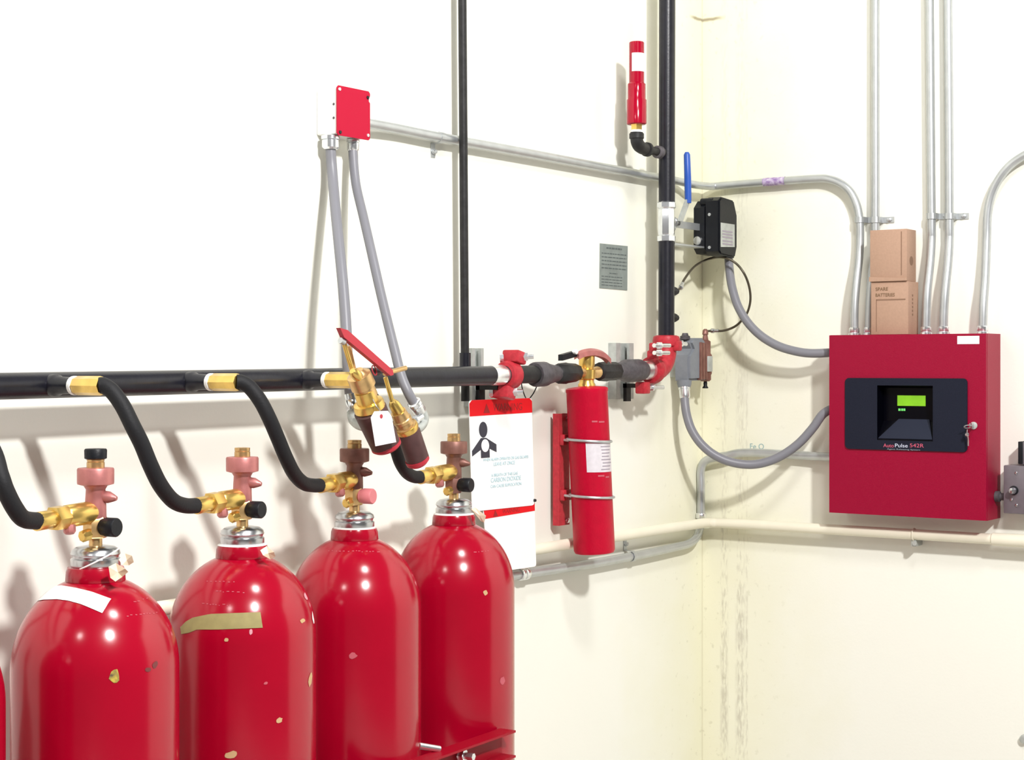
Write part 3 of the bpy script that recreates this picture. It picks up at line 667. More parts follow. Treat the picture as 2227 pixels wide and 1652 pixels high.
def axial(a_px, b_px, d, prof, name, m, parent, seg=22, label=None, d2=None):
    p, q = on_left(*a_px, d), on_left(*b_px, d2 if d2 is not None else d); s_ = m_per_px(p); v = q-p; Ln = v.length
    bm = NB(); lathe(bm, p, v, [(r*s_, f*Ln) for f, r in prof], seg); return obj(name, bm, m, parent, label)
aA = thing('pilot_actuator', 'larger brass and brown actuator with red lever, hanging before the black manifold', 'valve actuator', on_left(830, 965, AD), 'actuators hanging from grey conduits')
axial((776, 806), (800, 862), AD, [(0, 14), (.12, 20), (.16, 27), (.60, 28), (.64, 23), (1, 23)], 'bonnet', M['brass_dark'], aA)
axial((792, 850), (806, 892), AD, [(0, 23), (.55, 24), (.58, 33), (.72, 35), (.92, 35), (1, 30)], 'brass_flange', M['brass'], aA)
axial((803, 886), (839, 968), AD, [(0, 28), (.06, 37), (.5, 35), (1, 33)], 'solenoid_case', M['solenoid'], aA, 28, 'dark brown solenoid case')
axial((838, 964), (842, 975), AD, [(0, 33.6), (.6, 33.6), (1, 28)], 'base_ring', M['red_lever'], aA, 28, 'red ring at the bottom')
axial((766, 806), (782, 822), AD+.022, [(0, 7), (.2, 11), (.8, 12), (1, 8)], 'bonnet_screw', M['brass'], aA, 12)
axial((747, 742), (766, 806), AD+.004, [(0, 5.5), (1, 5.5)], 'lever_pin', M['brass'], aA, 10)
axial((759, 752), (771, 806), AD-.012, [(0, 4.5), (1, 4.5)], 'spring_rod', M['brass_dark'], aA, 10)
axial((740, 740), (748, 744), AD+.012, [(0, 7), (1, 7)], 'pivot_pin', M['galv'], aA, 10)
lp_, lq_ = on_left(735, 718, AD+.01), on_left(843, 811, AD+.01)
dv = (lq_-lp_).normalized(); nv = Vector((dv.z, 0, -dv.x)) if abs(dv.y) < .5 else UP
if nv.z < 0: nv = -nv
bm = NB(); prism(bm, [lp_-dv*.006+nv*.001, lp_+dv*.010-nv*.0075, lq_-nv*.0052, lq_+dv*.006, lq_+nv*.0058, lp_+dv*.012+nv*.0072], (0, -1, 0), .009); obj('lever', bm, M['red_lever'], aA, 'red plastic lever')
axial((806, 809), (840, 806), AD-.004, [(0, 9), (.45, 9), (.5, 5), (1, 5)], 'release_pin', M['iron'], aA, 14)
axial((836, 812), (882, 800), AD-.004, [(0, 5.5), (1, 5.5)], 'release_tube', M['brass_dark'], aA, 12)
bm = NB(); ring(bm, on_left(814, 805, AD+.006), Vector((.3, -1, .3)), .0085, .0010, 20, 6); obj('pull_ring', bm, M['red_lever'], aA)
AB = .262
aB = thing('pilot_actuator', 'smaller brass and brown actuator at the end of the right grey conduit', 'valve actuator', on_left(905, 995, AB), 'actuators hanging from grey conduits')
axial((838, 820), (853, 872), AB+.01, [(0, 5), (1, 5)], 'actuator_rod', M['brass'], aB, 10)
axial((853, 872), (871, 902), AB, [(0, 7), (.2, 12), (.7, 14), (1, 17)], 'bonnet', M['brass'], aB, 14)
axial((866, 895), (884, 930), AB, [(0, 17), (.4, 19), (.44, 21), (.6, 21), (.64, 19), (.8, 20), (.84, 25), (1, 25)], 'brass_flange', M['brass_dark'], aB)
axial((882, 926), (887, 936), AB, [(0, 26), (.5, 27), (1, 25)], 'seal_collar', M['brass'], aB, 24)
axial((886, 932), (908, 998), AB, [(0, 22), (.1, 26), (1, 26)], 'solenoid_case', M['solenoid'], aB, 26, 'dark brown solenoid case')
axial((906, 996), (911, 1008), AB, [(0, 26.5), (.6, 26.5), (1, 20)], 'base_ring', M['red_lever'], aB, 24, 'red ring at the bottom')
TG = .312
tg = thing('inspection_tag', 'blank white tag with a red eyelet, hanging on the brown actuator', 'tag', on_left(828, 905, TG))
pts = [on_left(x, y, TG) for x, y in ((806, 908), (814, 894), (843, 893), (851, 905), (861, 961), (816, 970))]
bm = NB(); prism(bm, pts, OUT_L, .0008); obj('card', bm, M['white'], tg, flat=True)
bm = NB(); lathe(bm, on_left(829, 905, TG+.0008), OUT_L, [(.0036, 0), (.0036, .0006)], 14); obj('eyelet', bm, M['red_lever'], tg, 'red eyelet')
bm = NB(); tube(bm, smooth([on_left(829, 904, TG+.001), on_left(826, 893, TG-.004), on_left(818, 882, TG-.006), on_left(811, 868, AD+.022)], 5), .0008, 6); obj('tag_wire', bm, M['galv'], tg)

# ------------------------------------------------------------------ red siren whistle beside the riser
wn = thing('pressure_whistle', 'red tubular siren on a black elbow, left of the thick black riser', 'siren', on_left(1384, 270, MD))
wp = lambda x, y: on_left(x, y, MD); sW = m_per_px(wp(1384, 200)); base = wp(1384.5, 271)
H = lambda y: (271-y)*sW
bm = NB(); lathe(bm, base, UP, [(19*sW, 0), (21.5*sW, .002), (21.5*sW, H(218)), (19.5*sW, H(215)), (19.5*sW, H(183)), (16.3*sW, H(180)), (16.3*sW, H(93)), (15*sW, H(91.5))], 32); obj('siren_tube', bm, M['red_whistle'], wn)
bm = NB(); lathe(bm, base, -UP, [(14*sW, -.001), (13*sW, .003), (13*sW, .013)], 6); obj('hex_nut', bm, M['brass'], wn)
bm = NB(); lathe(bm, base, -UP, [(12*sW, .012), (13.5*sW, .013), (13.5*sW, .018), (12*sW, .0185)], 24); obj('thread_tape', bm, M['white_gloss'], wn)
eb = [wp(1384.5, 288), wp(1384.5, 298), wp(1386, 310), wp(1393, 320), wp(1405, 324.5), wp(1420, 328), wp(1446, 332)]
ee = smooth(eb, 5); rr = [(.0150 if i < 15 else .0145 if i < 20 else .0100) for i in range(len(ee))]
bm = NB(); tube(bm, ee, rr, 16); lathe(bm, wp(1384.5, 302), UP, [(.0150, 0), (.0172, .001), (.0172, .012), (.0150, .0135)], 20); obj('elbow', bm, M['black_bare'], wn)
p, q = wp(1405, 324.5), wp(1412, 326); bm = NB(); lathe(bm, p, q-p, [(.0145, 0), (.0168, .001), (.0168, .008), (.0145, .009)], 20); obj('elbow_bead', bm, M['black_bare'], wn)
bm = NB(); p, q = wp(1428, 330), wp(1440, 332); lathe(bm, p, q-p, [(.012, 0), (.0150, .002), (.0150, .006), (.0125, .008), (.0150, .011), (.0150, .016), (.012, .018)], 20); obj('boss', bm, M['iron'], wn)
tocamW = math.atan2(EYE.y-base.y, EYE.x-base.x)
bm = NB(); g = []
for y in (157, 117):
    g.append([Vector((base.x, base.y, base.z+H(y)))+Vector((math.cos(tocamW+math.radians(-38+110*k/12)), math.sin(tocamW+math.radians(-38+110*k/12)), 0))*(16.3*sW+.0006) for k in range(13)])
sheet(bm, g); obj('label', bm, M['white'], wn, 'white paper label')

# ------------------------------------------------------------------ ball valve on the riser and limit switch
bv = thing('ball_valve', 'bright steel ball valve with a long blue lever on the thick riser', 'valve', on_left(1449.5, 526, MD))
vb = on_left(1449.5, 526, MD); sV = m_per_px(vb); Hh = lambda y: (526-y)*sV
bm = NB(); lathe(bm, vb, UP, [(17*sV, 0), (20.5*sV, .002), (20.5*sV, Hh(514)), (17.5*sV, Hh(511)), (18.5*sV, Hh(507)), (18.5*sV, Hh(458)), (17.5*sV, Hh(454)), (21*sV, Hh(451)), (21*sV, Hh(441)), (17*sV, Hh(438))], 8); obj('valve_body', bm, M['zinc'], bv)
EX = Vector((1, .14, 0)).normalized()
stc = on_left(1449.5, 480, MD)
bm = NB(); lathe(bm, stc, EX, [(.015, .014), (.015, .024), (.011, .026), (.011, .040), (.0135, .0405), (.0135, .046), (.008, .047), (.008, .072)], 10); obj('stem', bm, M['chrome'], bv)
bm = NB(); lathe(bm, on_left(1449.5, 494, MD), EX, [(.012, .016), (.012, .030), (.009, .032), (.009, .040)], 6); obj('packing_nut', bm, M['strut'], bv)
h0, h1 = on_left(1480, 477, MD+.012), on_left(1498, 436, MD+.012)
bm = NB(); prism(bm, [h0+Vector((-.008, 0, -.004)), h0+Vector((.012, 0, -.004)), h1+Vector((.010, 0, .002)), h1+Vector((-.010, 0, .002))], (0, 1, 0), .005); obj('handle_shank', bm, M['strut'], bv)
h2 = on_left(1495.5, 336, MD+.012)
bm = NB(); tube(bm, [h1+Vector((0, .002, -.006)), h1+Vector((0, .002, .004)), (h1+h2)/2+Vector((.001, .002, 0)), h2+Vector((0, .002, 0)), h2+Vector((0, .002, .006))], [.0078, .0082, .0085, .0080, .0045], 14); obj('handle_grip', bm, M['blue'], bv, 'blue vinyl grip')
pA = on_left(1470, 520, MD-.002)
bm = NB(); box(bm, (stc.x+.030, -.076, stc.z-.011), (-.147, -.071, stc.z+.006)); box(bm, (stc.x+.012, -MD-.004, pA.z-.014), (-.147, -.060, pA.z-.010)); box(bm, (stc.x+.012, -MD-.004, pA.z-.012), (stc.x+.034, -.072, pA.z+.012)); obj('switch_bracket', bm, M['galv'], bv, flat=True)
xl_, xr_ = -.2172, -.1216
zt_, zb_ = on_left(1560, 420, .16).z, on_left(1560, 549, .16).z
ls = thing('limit_switch', 'black switch box with grey label mounted beside the ball valve', 'switch', ((xl_+xr_)/2, -.13, zb_))
hb = zt_-zb_
bm = NB(); poly = [(xl_, zb_+.12*hb), (xl_+.10*hb, zb_+.03*hb), (xr_-.02, zb_+.02*hb), (xr_, zb_+.14*hb), (xr_, zb_+.80*hb), (xr_-.02, zb_+.95*hb), (xl_+.02, zb_+.95*hb), (xl_, zb_+.82*hb)]
prism(bm, [Vector((x, -.094, z)) for x, z in poly], OUT_L, .030); obj('switch_base', bm, M['plastic_black'], ls)
bm = NB(); poly = [(xl_+.012, zb_), (xr_-.010, zb_-.004), (xr_+.001, zb_+.16*hb), (xr_+.001, zb_+.72*hb), (xr_-.016, zb_+.97*hb), (xl_+.016, zb_+1.0*hb), (xl_+.001, zb_+.93*hb), (xl_+.001, zb_+.06*hb)]
prism(bm, [Vector((x, -.127, z)) for x, z in poly], OUT_L, .038); bmesh.ops.bevel(bm, geom=[e for e in bm.edges if all(abs(v.co.y+.165) < 1e-4 for v in e.verts)], offset=.004, segments=2, affect='EDGES'); obj('switch_cover', bm, M['plastic_black'], ls)
bm = NB(); prism(bm, [Vector((x*.985+.5*(1-.985)*(xl_+xr_), -.123, z)) for x, z in [(xl_+.004, zb_+.08*hb), (xr_-.012, zb_+.02*hb), (xr_-.002, zb_+.16*hb), (xr_-.002, zb_+.74*hb), (xr_-.02, zb_+.94*hb), (xl_+.02, zb_+.94*hb), (xl_+.004, zb_+.86*hb)]], OUT_L, .006); obj('gasket', bm, M['rubber'], ls)
la, lb = on_left(1567, 478, .1652), on_left(1598, 536, .1652)
flat_piece('label', [Vector((x, -.1652, z)) for x, z in ((la.x, lb.z), (lb.x, lb.z+.004), (lb.x, la.z), (la.x, la.z))], M['strut'], ls, .0003)
for f in (.30, .42, .54, .70, .82): 
    z = la.z+(lb.z-la.z)*f; flat_piece('label_print', [Vector((x, -.1652, zz_)) for x, zz_ in ((la.x+.01, z), (lb.x-.012, z), (lb.x-.012, z-.004), (la.x+.01, z-.004))], M['label_ink'], ls, .0008)
for x, y, d in ((1549, 463, .128), (1546, 535, .128)):
    c = on_left(x, y, d); bm = NB(); rod(bm, Vector((xl_+.004, c.y-.010, c.z)), Vector((xl_-.001, c.y-.010, c.z)), .004, 10); obj('cover_screw', bm, M['galv'], ls)
c = on_left(1516, 519, .100); bm = NB(); lathe(bm, Vector((xl_+.012, -.106, c.z)), (-1, 0, 0), [(.0125, 0), (.0125, .013), (.0105, .017), (.005, .018)], 16); obj('conduit_plug', bm, M['chrome'], ls, 'bright plug')
bm = NB(); lathe(bm, Vector((xl_+.012, -.130, zb_+.92*hb)), (0, -1, 0), [(.010, -.02), (.010, .012), (.007, .014)], 10); obj('cover_lug', bm, M['plastic_black'], ls)

ls.location += Vector((.0656, .035, 0))

# ------------------------------------------------------------------ pressure switch, grey conduit body, copper loop
cbp = lambda x, y, d=.060: on_left(x, y, d)
cb = thing('conduit_fitting', 'grey cast conduit body on the wall just right of the red elbow', 'conduit', cbp(1488, 838))
poly = [(1472, 745), (1477, 735), (1501, 735), (1508, 748), (1510, 790), (1509, 826), (1469, 828), (1468, 790), (1469, 772), (1477, 758)]
bm = NB(); prism(bm, [cbp(x, y, .028) for x, y in poly], OUT_L, .040); bmesh.ops.bevel(bm, geom=[e for e in bm.edges if all(abs(v.co.y+.068) < 1e-4 for v in e.verts)], offset=.006, segments=2, affect='EDGES'); obj('body', bm, M['grey_body'], cb)
bm = NB(); lathe(bm, cbp(1490, 738, .048), UP, [(.013, 0), (.013, .008), (.009, .010), (.007, .016)], 8); obj('top_plug', bm, M['iron'], cb)
bm = NB(); lathe(bm, cbp(1488, 826, .048), -UP, [(.019, 0), (.018, .010), (.0155, .018), (.012, .020)], 20); obj('hub', bm, M['grey_body'], cb)
bm = NB(); box(bm, cbp(1478, 820, .028), Vector((cbp(1505, 760, .0).x, -.0, cbp(1488, 760, .028).z)), .002); obj('back_mount', bm, M['strut'], cb)
ps = thing('pressure_switch', 'brown bronze pressure switch beside the grey conduit body in the corner', 'switch', cbp(1534, 838))
bm = NB(); c = cbp(1534, 829, .055); sP = m_per_px(c); K = lambda y: (829-y)*sP
lathe(bm, c, UP, [(9*sP, 0), (13*sP, .004), (13*sP, K(815)), (15*sP, K(812)), (15*sP, K(772)), (12*sP, K(768)), (12*sP, K(742)), (7*sP, K(739)), (5*sP, K(728)), (7*sP, K(727)), (6*sP, K(718)), (3*sP, K(715))], 8); obj('switch_body', bm, M['copper'], ps)
bm = NB(); p, q = cbp(1511, 829, .055), cbp(1522, 744, .055)
for k, (x0, x1) in enumerate(((1511, 1515), (1516.5, 1521.5), (1523, 1526))):
    a, b = cbp(x0, 826-k, .055), cbp(x1, 744+k, .055); box(bm, (a.x, -.072, a.z), (b.x, -.040, b.z), .0015)
box(bm, (cbp(1510, 829, .055).x, -.060, p.z+.01), (cbp(1530, 829, .055).x, -.048, q.z-.01)); obj('flange_plates', bm, M['copper'], ps)
a, b = cbp(1538, 808, .072), cbp(1549, 774, .072)
bm = NB(); box(bm, (a.x, -.074, a.z), (b.x, -.045, b.z), .002); obj('name_plate', bm, M['strut'], ps)
bm = NB(); lathe(bm, cbp(1534, 833, .055), -UP, [(.004, -.006), (.005, 0), (.0045, .006), (.008, .012), (.006, .013)], 10); obj('drain_plug', bm, M['plastic_black'], ps)
bm = NB(); box(bm, (cbp(1520, 800, .055).x, -.05, c.z+.02), (cbp(1548, 800, .055).x, 0, c.z+.06), .002); obj('wall_mount', bm, M['copper'], ps)
lp = [(1473, 632, .087), (1481, 624, .085), (1489, 606, .080), (1512, 578, .075), (1545, 562, .070), (1575, 560, .085), (1600, 572, .08), (1618, 594, .076)]
lp2 = [(1629, 622), (1632, 652), (1625, 680), (1610, 700), (1594, 712), (1572, 719), (1550, 719)]
W = [on_left(*q) for q in lp]; W[5] = at_depth(1575, 560, 4.21); W[6] = at_depth(1600, 572, 4.20); W[7] = at_depth(1618, 594, 4.19); dz0 = depth(W[-1]); dz1 = depth(cbp(1546, 718, .06))
W += [at_depth(x, y, dz0+(dz1-dz0)*(i+1)/7) for i, (x, y) in enumerate(lp2)]; W.append(cbp(1537, 720, .056))
ct = thing('pressure_tube', 'thin dark looped tube from the riser plug to the bronze pressure switch', 'tube', W[8])
part('tubing', M['tube'], ct, tube, smooth(W, 6), .0030, 10)
for p, q in ((W[1], W[2]), (W[-2], W[-3])):
    bm = NB(); lathe(bm, p-(q-p).normalized()*.006, q-p, [(.004, 0), (.0062, .002), (.0062, .009), (.0045, .011), (.0045, .022)], 8); obj('tube_nut', bm, M['chrome'], ct)
# ------------------------------------------------------------------ red control panel
PD = .095
yl, yr = on_right(1803, 727, PD).y, on_right(2145, 727, PD).y
zt, zb = 1.6755, 1.2500
cpn = thing('control_panel', 'large red steel control panel with a black display face on the right wall', 'control panel', (-PD/2, (yl+yr)/2, zb))
bm = NB()
for lo, hi in (((-.088, yr, zb), (0, yr+.003, zt)), ((-.088, yl-.003, zb), (0, yl, zt)), ((-.088, yr+.003, zt-.003), (0, yl-.003, zt)), ((-.088, yr+.003, zb), (0, yl-.003, zb+.003)), ((-.006, yr+.003, zb+.003), (-.001, yl-.003, zt-.003))):
    box(bm, lo, hi)
obj('cabinet', bm, M['red_box'], cpn, flat=True)
rp = lambda x, y, d=PD: on_right(x, y, d)
def rq(x0, y0, x1, y1): return [rp(x0, y0), rp(x1, y0), rp(x1, y1), rp(x0, y1)]
# straight rectangles on the door plane
def yz(px, py): p = rp(px, py); return p.y, p.z
wy0, _ = yz(1909, 900); wy1, _ = yz(2030, 900); _, wz1 = yz(1965, 838); _, wz0 = yz(1965, 958)
def rect(y0, z0, y1, z1, x): return [Vector((x, y0, z0)), Vector((x, y1, z0)), Vector((x, y1, z1)), Vector((x, y0, z1))]
bm = NB(); prism(bm, rect(yl-.0005, zb+.0005, yr+.0005, zt-.0005, -.0885), OUT_R, .0065, [rect(wy0+.004, wz0-.004, wy1-.004, wz1+.004, -.0885)]); obj('door', bm, M['red_box'], cpn, flat=True)
by0, _ = yz(1839, 900); by1, _ = yz(2104.5, 900); _, bz1 = yz(1970, 822); _, bz0 = yz(1970, 979)
def rrect(y0, z0, y1, z1, x, r):
    out = []
    for cy, cz, a in ((y0-r, z1-r, 0), (y0-r, z0+r, 90), (y1+r, z0+r, 180), (y1+r, z1-r, 270)):
        for k in range(5):
            t = math.radians(a+90*k/4); out.append(Vector((x, cy+r*math.cos(t), cz+r*math.sin(t)*-1 if False else cz)))
            out[-1].y = cy + r*math.cos(math.radians({0: 0, 90: 0, 180: 0, 270: 0}[a])) if False else out[-1].y
    return out
def rounded_rect(ya, za, yb, zb2, x, r):             # ya > yb, zb2 > za
    P_ = []
    for cy, cz, a in ((yb+r, za+r, 180), (ya-r, za+r, 270), (ya-r, zb2-r, 0), (yb+r, zb2-r, 90)):
        for k in range(5):
            t = math.radians(a+22.5*k); P_.append(Vector((x, cy+r*math.cos(t), cz+r*math.sin(t))))
    return P_
bz = bm = NB(); prism(bm, rounded_rect(by0, bz0, by1, bz1, -.095, .010), OUT_R, .004, [rect(wy0, wz0, wy1, wz1, -.095)]); obj('bezel', bm, M['navy'], cpn, 'dark navy display bezel', flat=True)
# recessed window: sides, back, ramp
XB = -.068
bm = NB(); iy0, iy1, iz1, iz0 = wy0-.004, wy1+.004, wz1-.006, wz0+.045
fr = rect(wy0, wz0, wy1, wz1, -.098); bk = rect(iy0, iz0, iy1, iz1, XB)
V1 = [bm.verts.new(p) for p in fr]; V2 = [bm.verts.new(p) for p in bk]
for k in (0, 1, 2, 3): bm.faces.new((V1[k], V1[(k+1) % 4], V2[(k+1) % 4], V2[k]))
bm.faces.new(V2); obj('window_recess', bm, M['dark'], cpn, 'black recessed window', flat=True)
ry0, ry1 = yz(1940, 915)[0], yz(2003, 915)[0]
bm = NB(); vs = [bm.verts.new(p) for p in (Vector((-.0975, wy0-.002, wz0+.005)), Vector((-.0975, wy1+.002, wz0+.005)), Vector((XB-.001, ry1-.010, iz0+.005)), Vector((XB-.001, ry0-.006, iz0+.005)))]; bm.faces.new(vs)
r = bmesh.ops.extrude_face_region(bm, geom=list(bm.faces)); bmesh.ops.translate(bm, verts=[v for v in r['geom'] if isinstance(v, bmesh.types.BMVert)], vec=Vector((.001, 0, -.0015)))
obj('key_shelf', bm, M['navy_light'], cpn, 'sloping navy shelf under the display', flat=True)
def onx(px, py, x): return on_right(px, py, -x)
d0, d1 = onx(1952, 882, XB-.0008), onx(2013, 860, XB-.0008)
bm = NB(); box(bm, (XB-.0020, d1.y, d0.z), (XB-.0006, d0.y, d1.z)); obj('display', bm, M['lcd'], cpn, 'lit green display', flat=True)
for x0, x1 in ((1954, 1959), (1960.5, 1964), (1965, 1969)):
    d0, d1 = onx(x0, 893, XB-.0008), onx(x1, 888, XB-.0008); bm = NB(); box(bm, (XB-.0018, d1.y, d0.z), (XB-.0006, d0.y, d1.z)); obj('indicator', bm, M['led'], cpn, flat=True)
tx = -.0992
def panel_text(b_, x0, x1, y, m, size):
    p = onx(x0, y, tx); q = onx(x1, y, tx); o = text('panel_lettering', b_, p, size, m, cpn, 'right', 'LEFT')
    o.scale = ((p.y-q.y)/max(v.co.x for v in o.data.vertices), 1, 1); return o
RP = mat('red_lettering', (.62, .10, .17), .5); WP = mat('pale_lettering', (.62, .66, .80), .5); GP = mat('grey_lettering', (.30, .33, .38), .5)
panel_text('Auto', 1921, 1944, 968.5, RP, .0125); panel_text('Pulse', 1945.5, 1974, 968.5, WP, .0125); panel_text('542R', 1978, 2009, 968.5, RP, .0125)
panel_text('Agent Releasing System', 1929, 2001, 976, GP, .0042)
d0, d1 = onx(2082, 748, -PD-.0002), onx(2130, 730, -PD-.0002)
flat_piece('paper_label', [Vector((-PD, d0.y, d0.z)), Vector((-PD, d1.y, d0.z)), Vector((-PD, d1.y, d1.z)), Vector((-PD, d0.y, d1.z))], M['white'], cpn, .0004, .0003, OUT_R)
c = onx(2118, 925, -PD); bm = NB(); lathe(bm, c, OUT_R, [(.0085, 0), (.0085, .003), (.006, .004)], 18); obj('lock_cylinder', bm, M['strut'], cpn)
ky = thing('panel_key', 'small bright key on a ring in the red panel lock', 'key', c+OUT_R*.003)
bm = NB(); p = c+OUT_R*.004; box(bm, (p.x-.022, p.y-.001, p.z-.006), (p.x, p.y+.001, p.z+.006), .0004); obj('key_blade', bm, M['chrome'], ky)
bm = NB(); ring(bm, p+Vector((-.018, .006, -.002)), Vector((.4, .3, 1)), .0085, .0012, 22, 6); obj('key_ring', bm, M['galv'], ky)
bm = NB(); tube(bm, smooth([p+Vector((-.018, .008, -.008)), p+Vector((-.016, .009, -.016)), p+Vector((-.012, .008, -.03)), p+Vector((-.011, .008, -.046))], 4), .0016, 6); lathe(bm, p+Vector((-.017, .009, -.020)), OUT_R, [(.004, -.003), (.0052, 0), (.003, .003)], 12); obj('key_fob', bm, M['chrome'], ky)

# ------------------------------------------------------------------ cardboard boxes on the panel
def carton(px0, px1, yb_px, yt_px, d_front, d_back, name, label, zbase=None):
    a, b = on_right(px0, yb_px, d_front), on_right(px1, yt_px, d_front)
    z0 = zbase if zbase is not None else a.z; z1 = b.z
    t = thing(name, label, 'box', (-(d_front+d_back)/2, (a.y+b.y)/2, z0), 'cardboard boxes on the red panel')
    bm = NB(); box(bm, (-d_front, b.y, z0), (-d_back, a.y, z1), .0012); obj('carton', bm, M['card'], t)
    return t, a.y, b.y, z0, z1
t1, ya, yb_, z0, z1 = carton(1894, 1975, 722, 611, .078, .014, 'cardboard_box', 'lower brown cardboard box with handwriting, standing on the red panel', zt+.0003)
text('handwriting', 'SPARE', onx(1904, 629, -.0788), .0115, M['ink_brown'], t1, 'right', 'LEFT'); text('handwriting', 'BATTERIES', onx(1903.5, 642, -.0788), .0112, M['ink_brown'], t1, 'right', 'LEFT', 0, .92)
for (xa, yA, xb, yB) in ((1905, 651, 1906.5, 721), (1906, 650.5, 1969, 652)):
    p, q = onx(xa, yA, -.0785), onx(xb, yB, -.0785); bm = NB(); box(bm, (-.0784, min(p.y, q.y), min(p.z, q.z)), (-.0776, max(p.y, q.y), max(p.z, q.z))); obj('flap_seam', bm, M['card_seam'], t1, flat=True)
bm = NB(); g0, g1 = onx(1984, 690, -.05), onx(1984, 640, -.05)
for k in range(6):
    z = g1.z+(g0.z-g1.z)*k/6; box(bm, (-.054, yb_-.0004, z-.005), (-.048, yb_+.0002, z))
o = obj('side_print', bm, M['card_seam'], t1, flat=True)
t2, ya2, yb2, z02, z12 = carton(1892, 1972, 611, 497, .080, .022, 'cardboard_box', 'upper brown cardboard box stacked on the handwritten one', z1+.0003)
bm = NB(); prism(bm, [Vector((-.0802, ya2+.001, z02+.001)), Vector((-.0802, yb2-.001, z02+.001)), Vector((-.0802, yb2-.001, z02+.007)), Vector((-.0802, ya2+.001, z02+.012))], OUT_R, .003); obj('bottom_flap', bm, M['card'], t2, flat=True)
p, q = onx(1959.5, 503, -.0805), onx(1961, 598, -.0805)
bm = NB(); box(bm, (-.0808, q.y, q.z), (-.0798, p.y, p.z)); obj('flap_seam', bm, M['card_seam'], t2, flat=True)
c = onx(1984, 567, -.052); bm = NB(); lathe(bm, Vector((-.052, yb2+.0002, c.z)), (0, -1, 0), [(.011, 0), (.011, .0004)], 20); obj('side_print', bm, M['card_seam'], t2, flat=True)

# ------------------------------------------------------------------ rigid conduits
CRD = .0098
def conduit(label, P, r=CRD, m='galv', group=None, name='steel_conduit', n=7, cat='conduit'):
    t = thing(name, label, cat, P[len(P)//2], group)
    part('tubing', M[m], t, tube, smooth(P, n), r, 16); return t
lw = lambda x, y, d=.020: on_left(x, y, d)
rw = lambda x, y, d=.020: on_right(x, y, d)
P = [Vector((xr-.003, -.026, on_left(800, 268, .026).z)), lw(860, 279), lw(950, 297), lw(1100, 324), lw(1250, 352), lw(1400, 380, .02), lw(1450, 388.5, .021), lw(1480, 395, .026)]
P += [lw(1508, 401, .042), rw(1545, 405, .040), rw(1575, 403, .024), rw(1640, 398), rw(1720, 392), rw(1775, 388.5), rw(1800, 389), rw(1825, 397), rw(1848, 415), rw(1863, 445), rw(1869.5, 480), rw(1870.5, 520), rw(1868.5, 560, .024), rw(1862, 620, .040), rw(1858.5, 670, .046), rw(1858, 728, .046)]
cm = conduit('galvanized conduit running from the junction box round the corner and down to the red panel', P)
def panel_hub(x, parent, r=CRD, d=.046):
    p = rw(x, 726, d); p.z = zt+.0004
    bm = NB(); lathe(bm, p, UP, [(r*1.5, 0), (r*1.5, .004), (r*1.15, .005), (r*1.28, .007), (r*1.28, .016), (r*1.1, .018)], 14); obj('box_connector', bm, M['zinc'], parent)
panel_hub(1858, cm)
a, b = rw(1661, 396, .020), rw(1708, 392.8, .020); bm = NB(); lathe(bm, a, b-a, [(CRD+.0005, 0), (CRD+.0005, (b-a).length)], 18, caps=False); obj('sticker', bm, M['purple'], cm, 'purple printed sticker')
def vertical(label, pts, hubx, grp='vertical conduits above the red panel', d0=.046):
    t = conduit(label, [rw(*q) for q in pts], CRD, 'galv', grp); panel_hub(hubx, t, CRD, d0); return t
vertical('vertical conduit running down behind the cardboard boxes', [(1905, -200), (1904, 0), (1904, 250), (1904, 470), (1904, 520, .02), (1901, 560, .028), (1894, 620, .042), (1891, 670, .046), (1890, 728, .046)], 1890)
vertical('vertical conduit just right of the cardboard boxes', [(2021, -200), (2022, 0), (2024, 250), (2026, 480), (2026, 520, .020), (2023, 570, .030), (2017, 630, .043), (2015, 680, .046), (2014, 728, .046)], 2014)
vertical('vertical conduit second to the right of the cardboard boxes', [(2061, -200), (2062, 0), (2064, 250), (2065, 480), (2065, 520, .020), (2062, 570, .030), (2056, 630, .043), (2053, 680, .046), (2052, 728, .046)], 2052)
cr = vertical('conduit rising from the red panel and bending away to the right', [(2400, 285), (2300, 312), (2250, 328), (2222, 341), (2195, 361), (2172, 390), (2156, 425), (2148, 465), (2146, 520), (2143, 600, .030), (2139, 660, .043), (2137, 728, .046)], 2137)
def strap(p, side, label, wall, r=CRD):
    """one-hole conduit strap: band over the tube and a screwed foot"""
    n = OUT_R if wall == 'r' else OUT_L; along = Vector(side).normalized(); run = along.cross(n).normalized()
    foot = p - n*p.dot(n) if False else Vector(p)
    if wall == 'r': foot.x = 0
    else: foot.y = 0
    t = thing('conduit_strap', label, 'strap', foot, 'one-hole conduit straps')
    c = Vector(p); bm = NB(); g = []
    for k in range(9):
        a_ = math.pi*k/8; v = along*math.cos(a_)*(r+.0012)+n*math.sin(a_)*(r+.0012); g.append([c+v-run*.007, c+v+run*.007])
    g = [[foot+along*(r+.030)-run*.007+n*.001, foot+along*(r+.030)+run*.007+n*.001], [foot+along*(r+.002)-run*.007+n*.001, foot+along*(r+.002)+run*.007+n*.001]]+g
    sheet(bm, g); bmesh.ops.recalc_face_normals(bm, faces=bm.faces); bmesh.ops.solidify(bm, geom=list(bm.faces), thickness=.0012); obj('band', bm, M['galv'], t, flat=True)
    bm = NB(); lathe(bm, foot+along*(r+.018)+n*.0012, n, [(.0058, 0), (.0058, .004), (.0042, .005), (.0042, .008), (.002, .009)], 8); obj('screw', bm, M['galv'], t)
strap(lw(958, 298.5), (0, 0, -1), 'small strap under the long conduit right of the junction box', 'l')
strap(rw(1869.5, 478), (0, -1, 0), 'strap on the bent conduit left of the cardboard boxes', 'r')
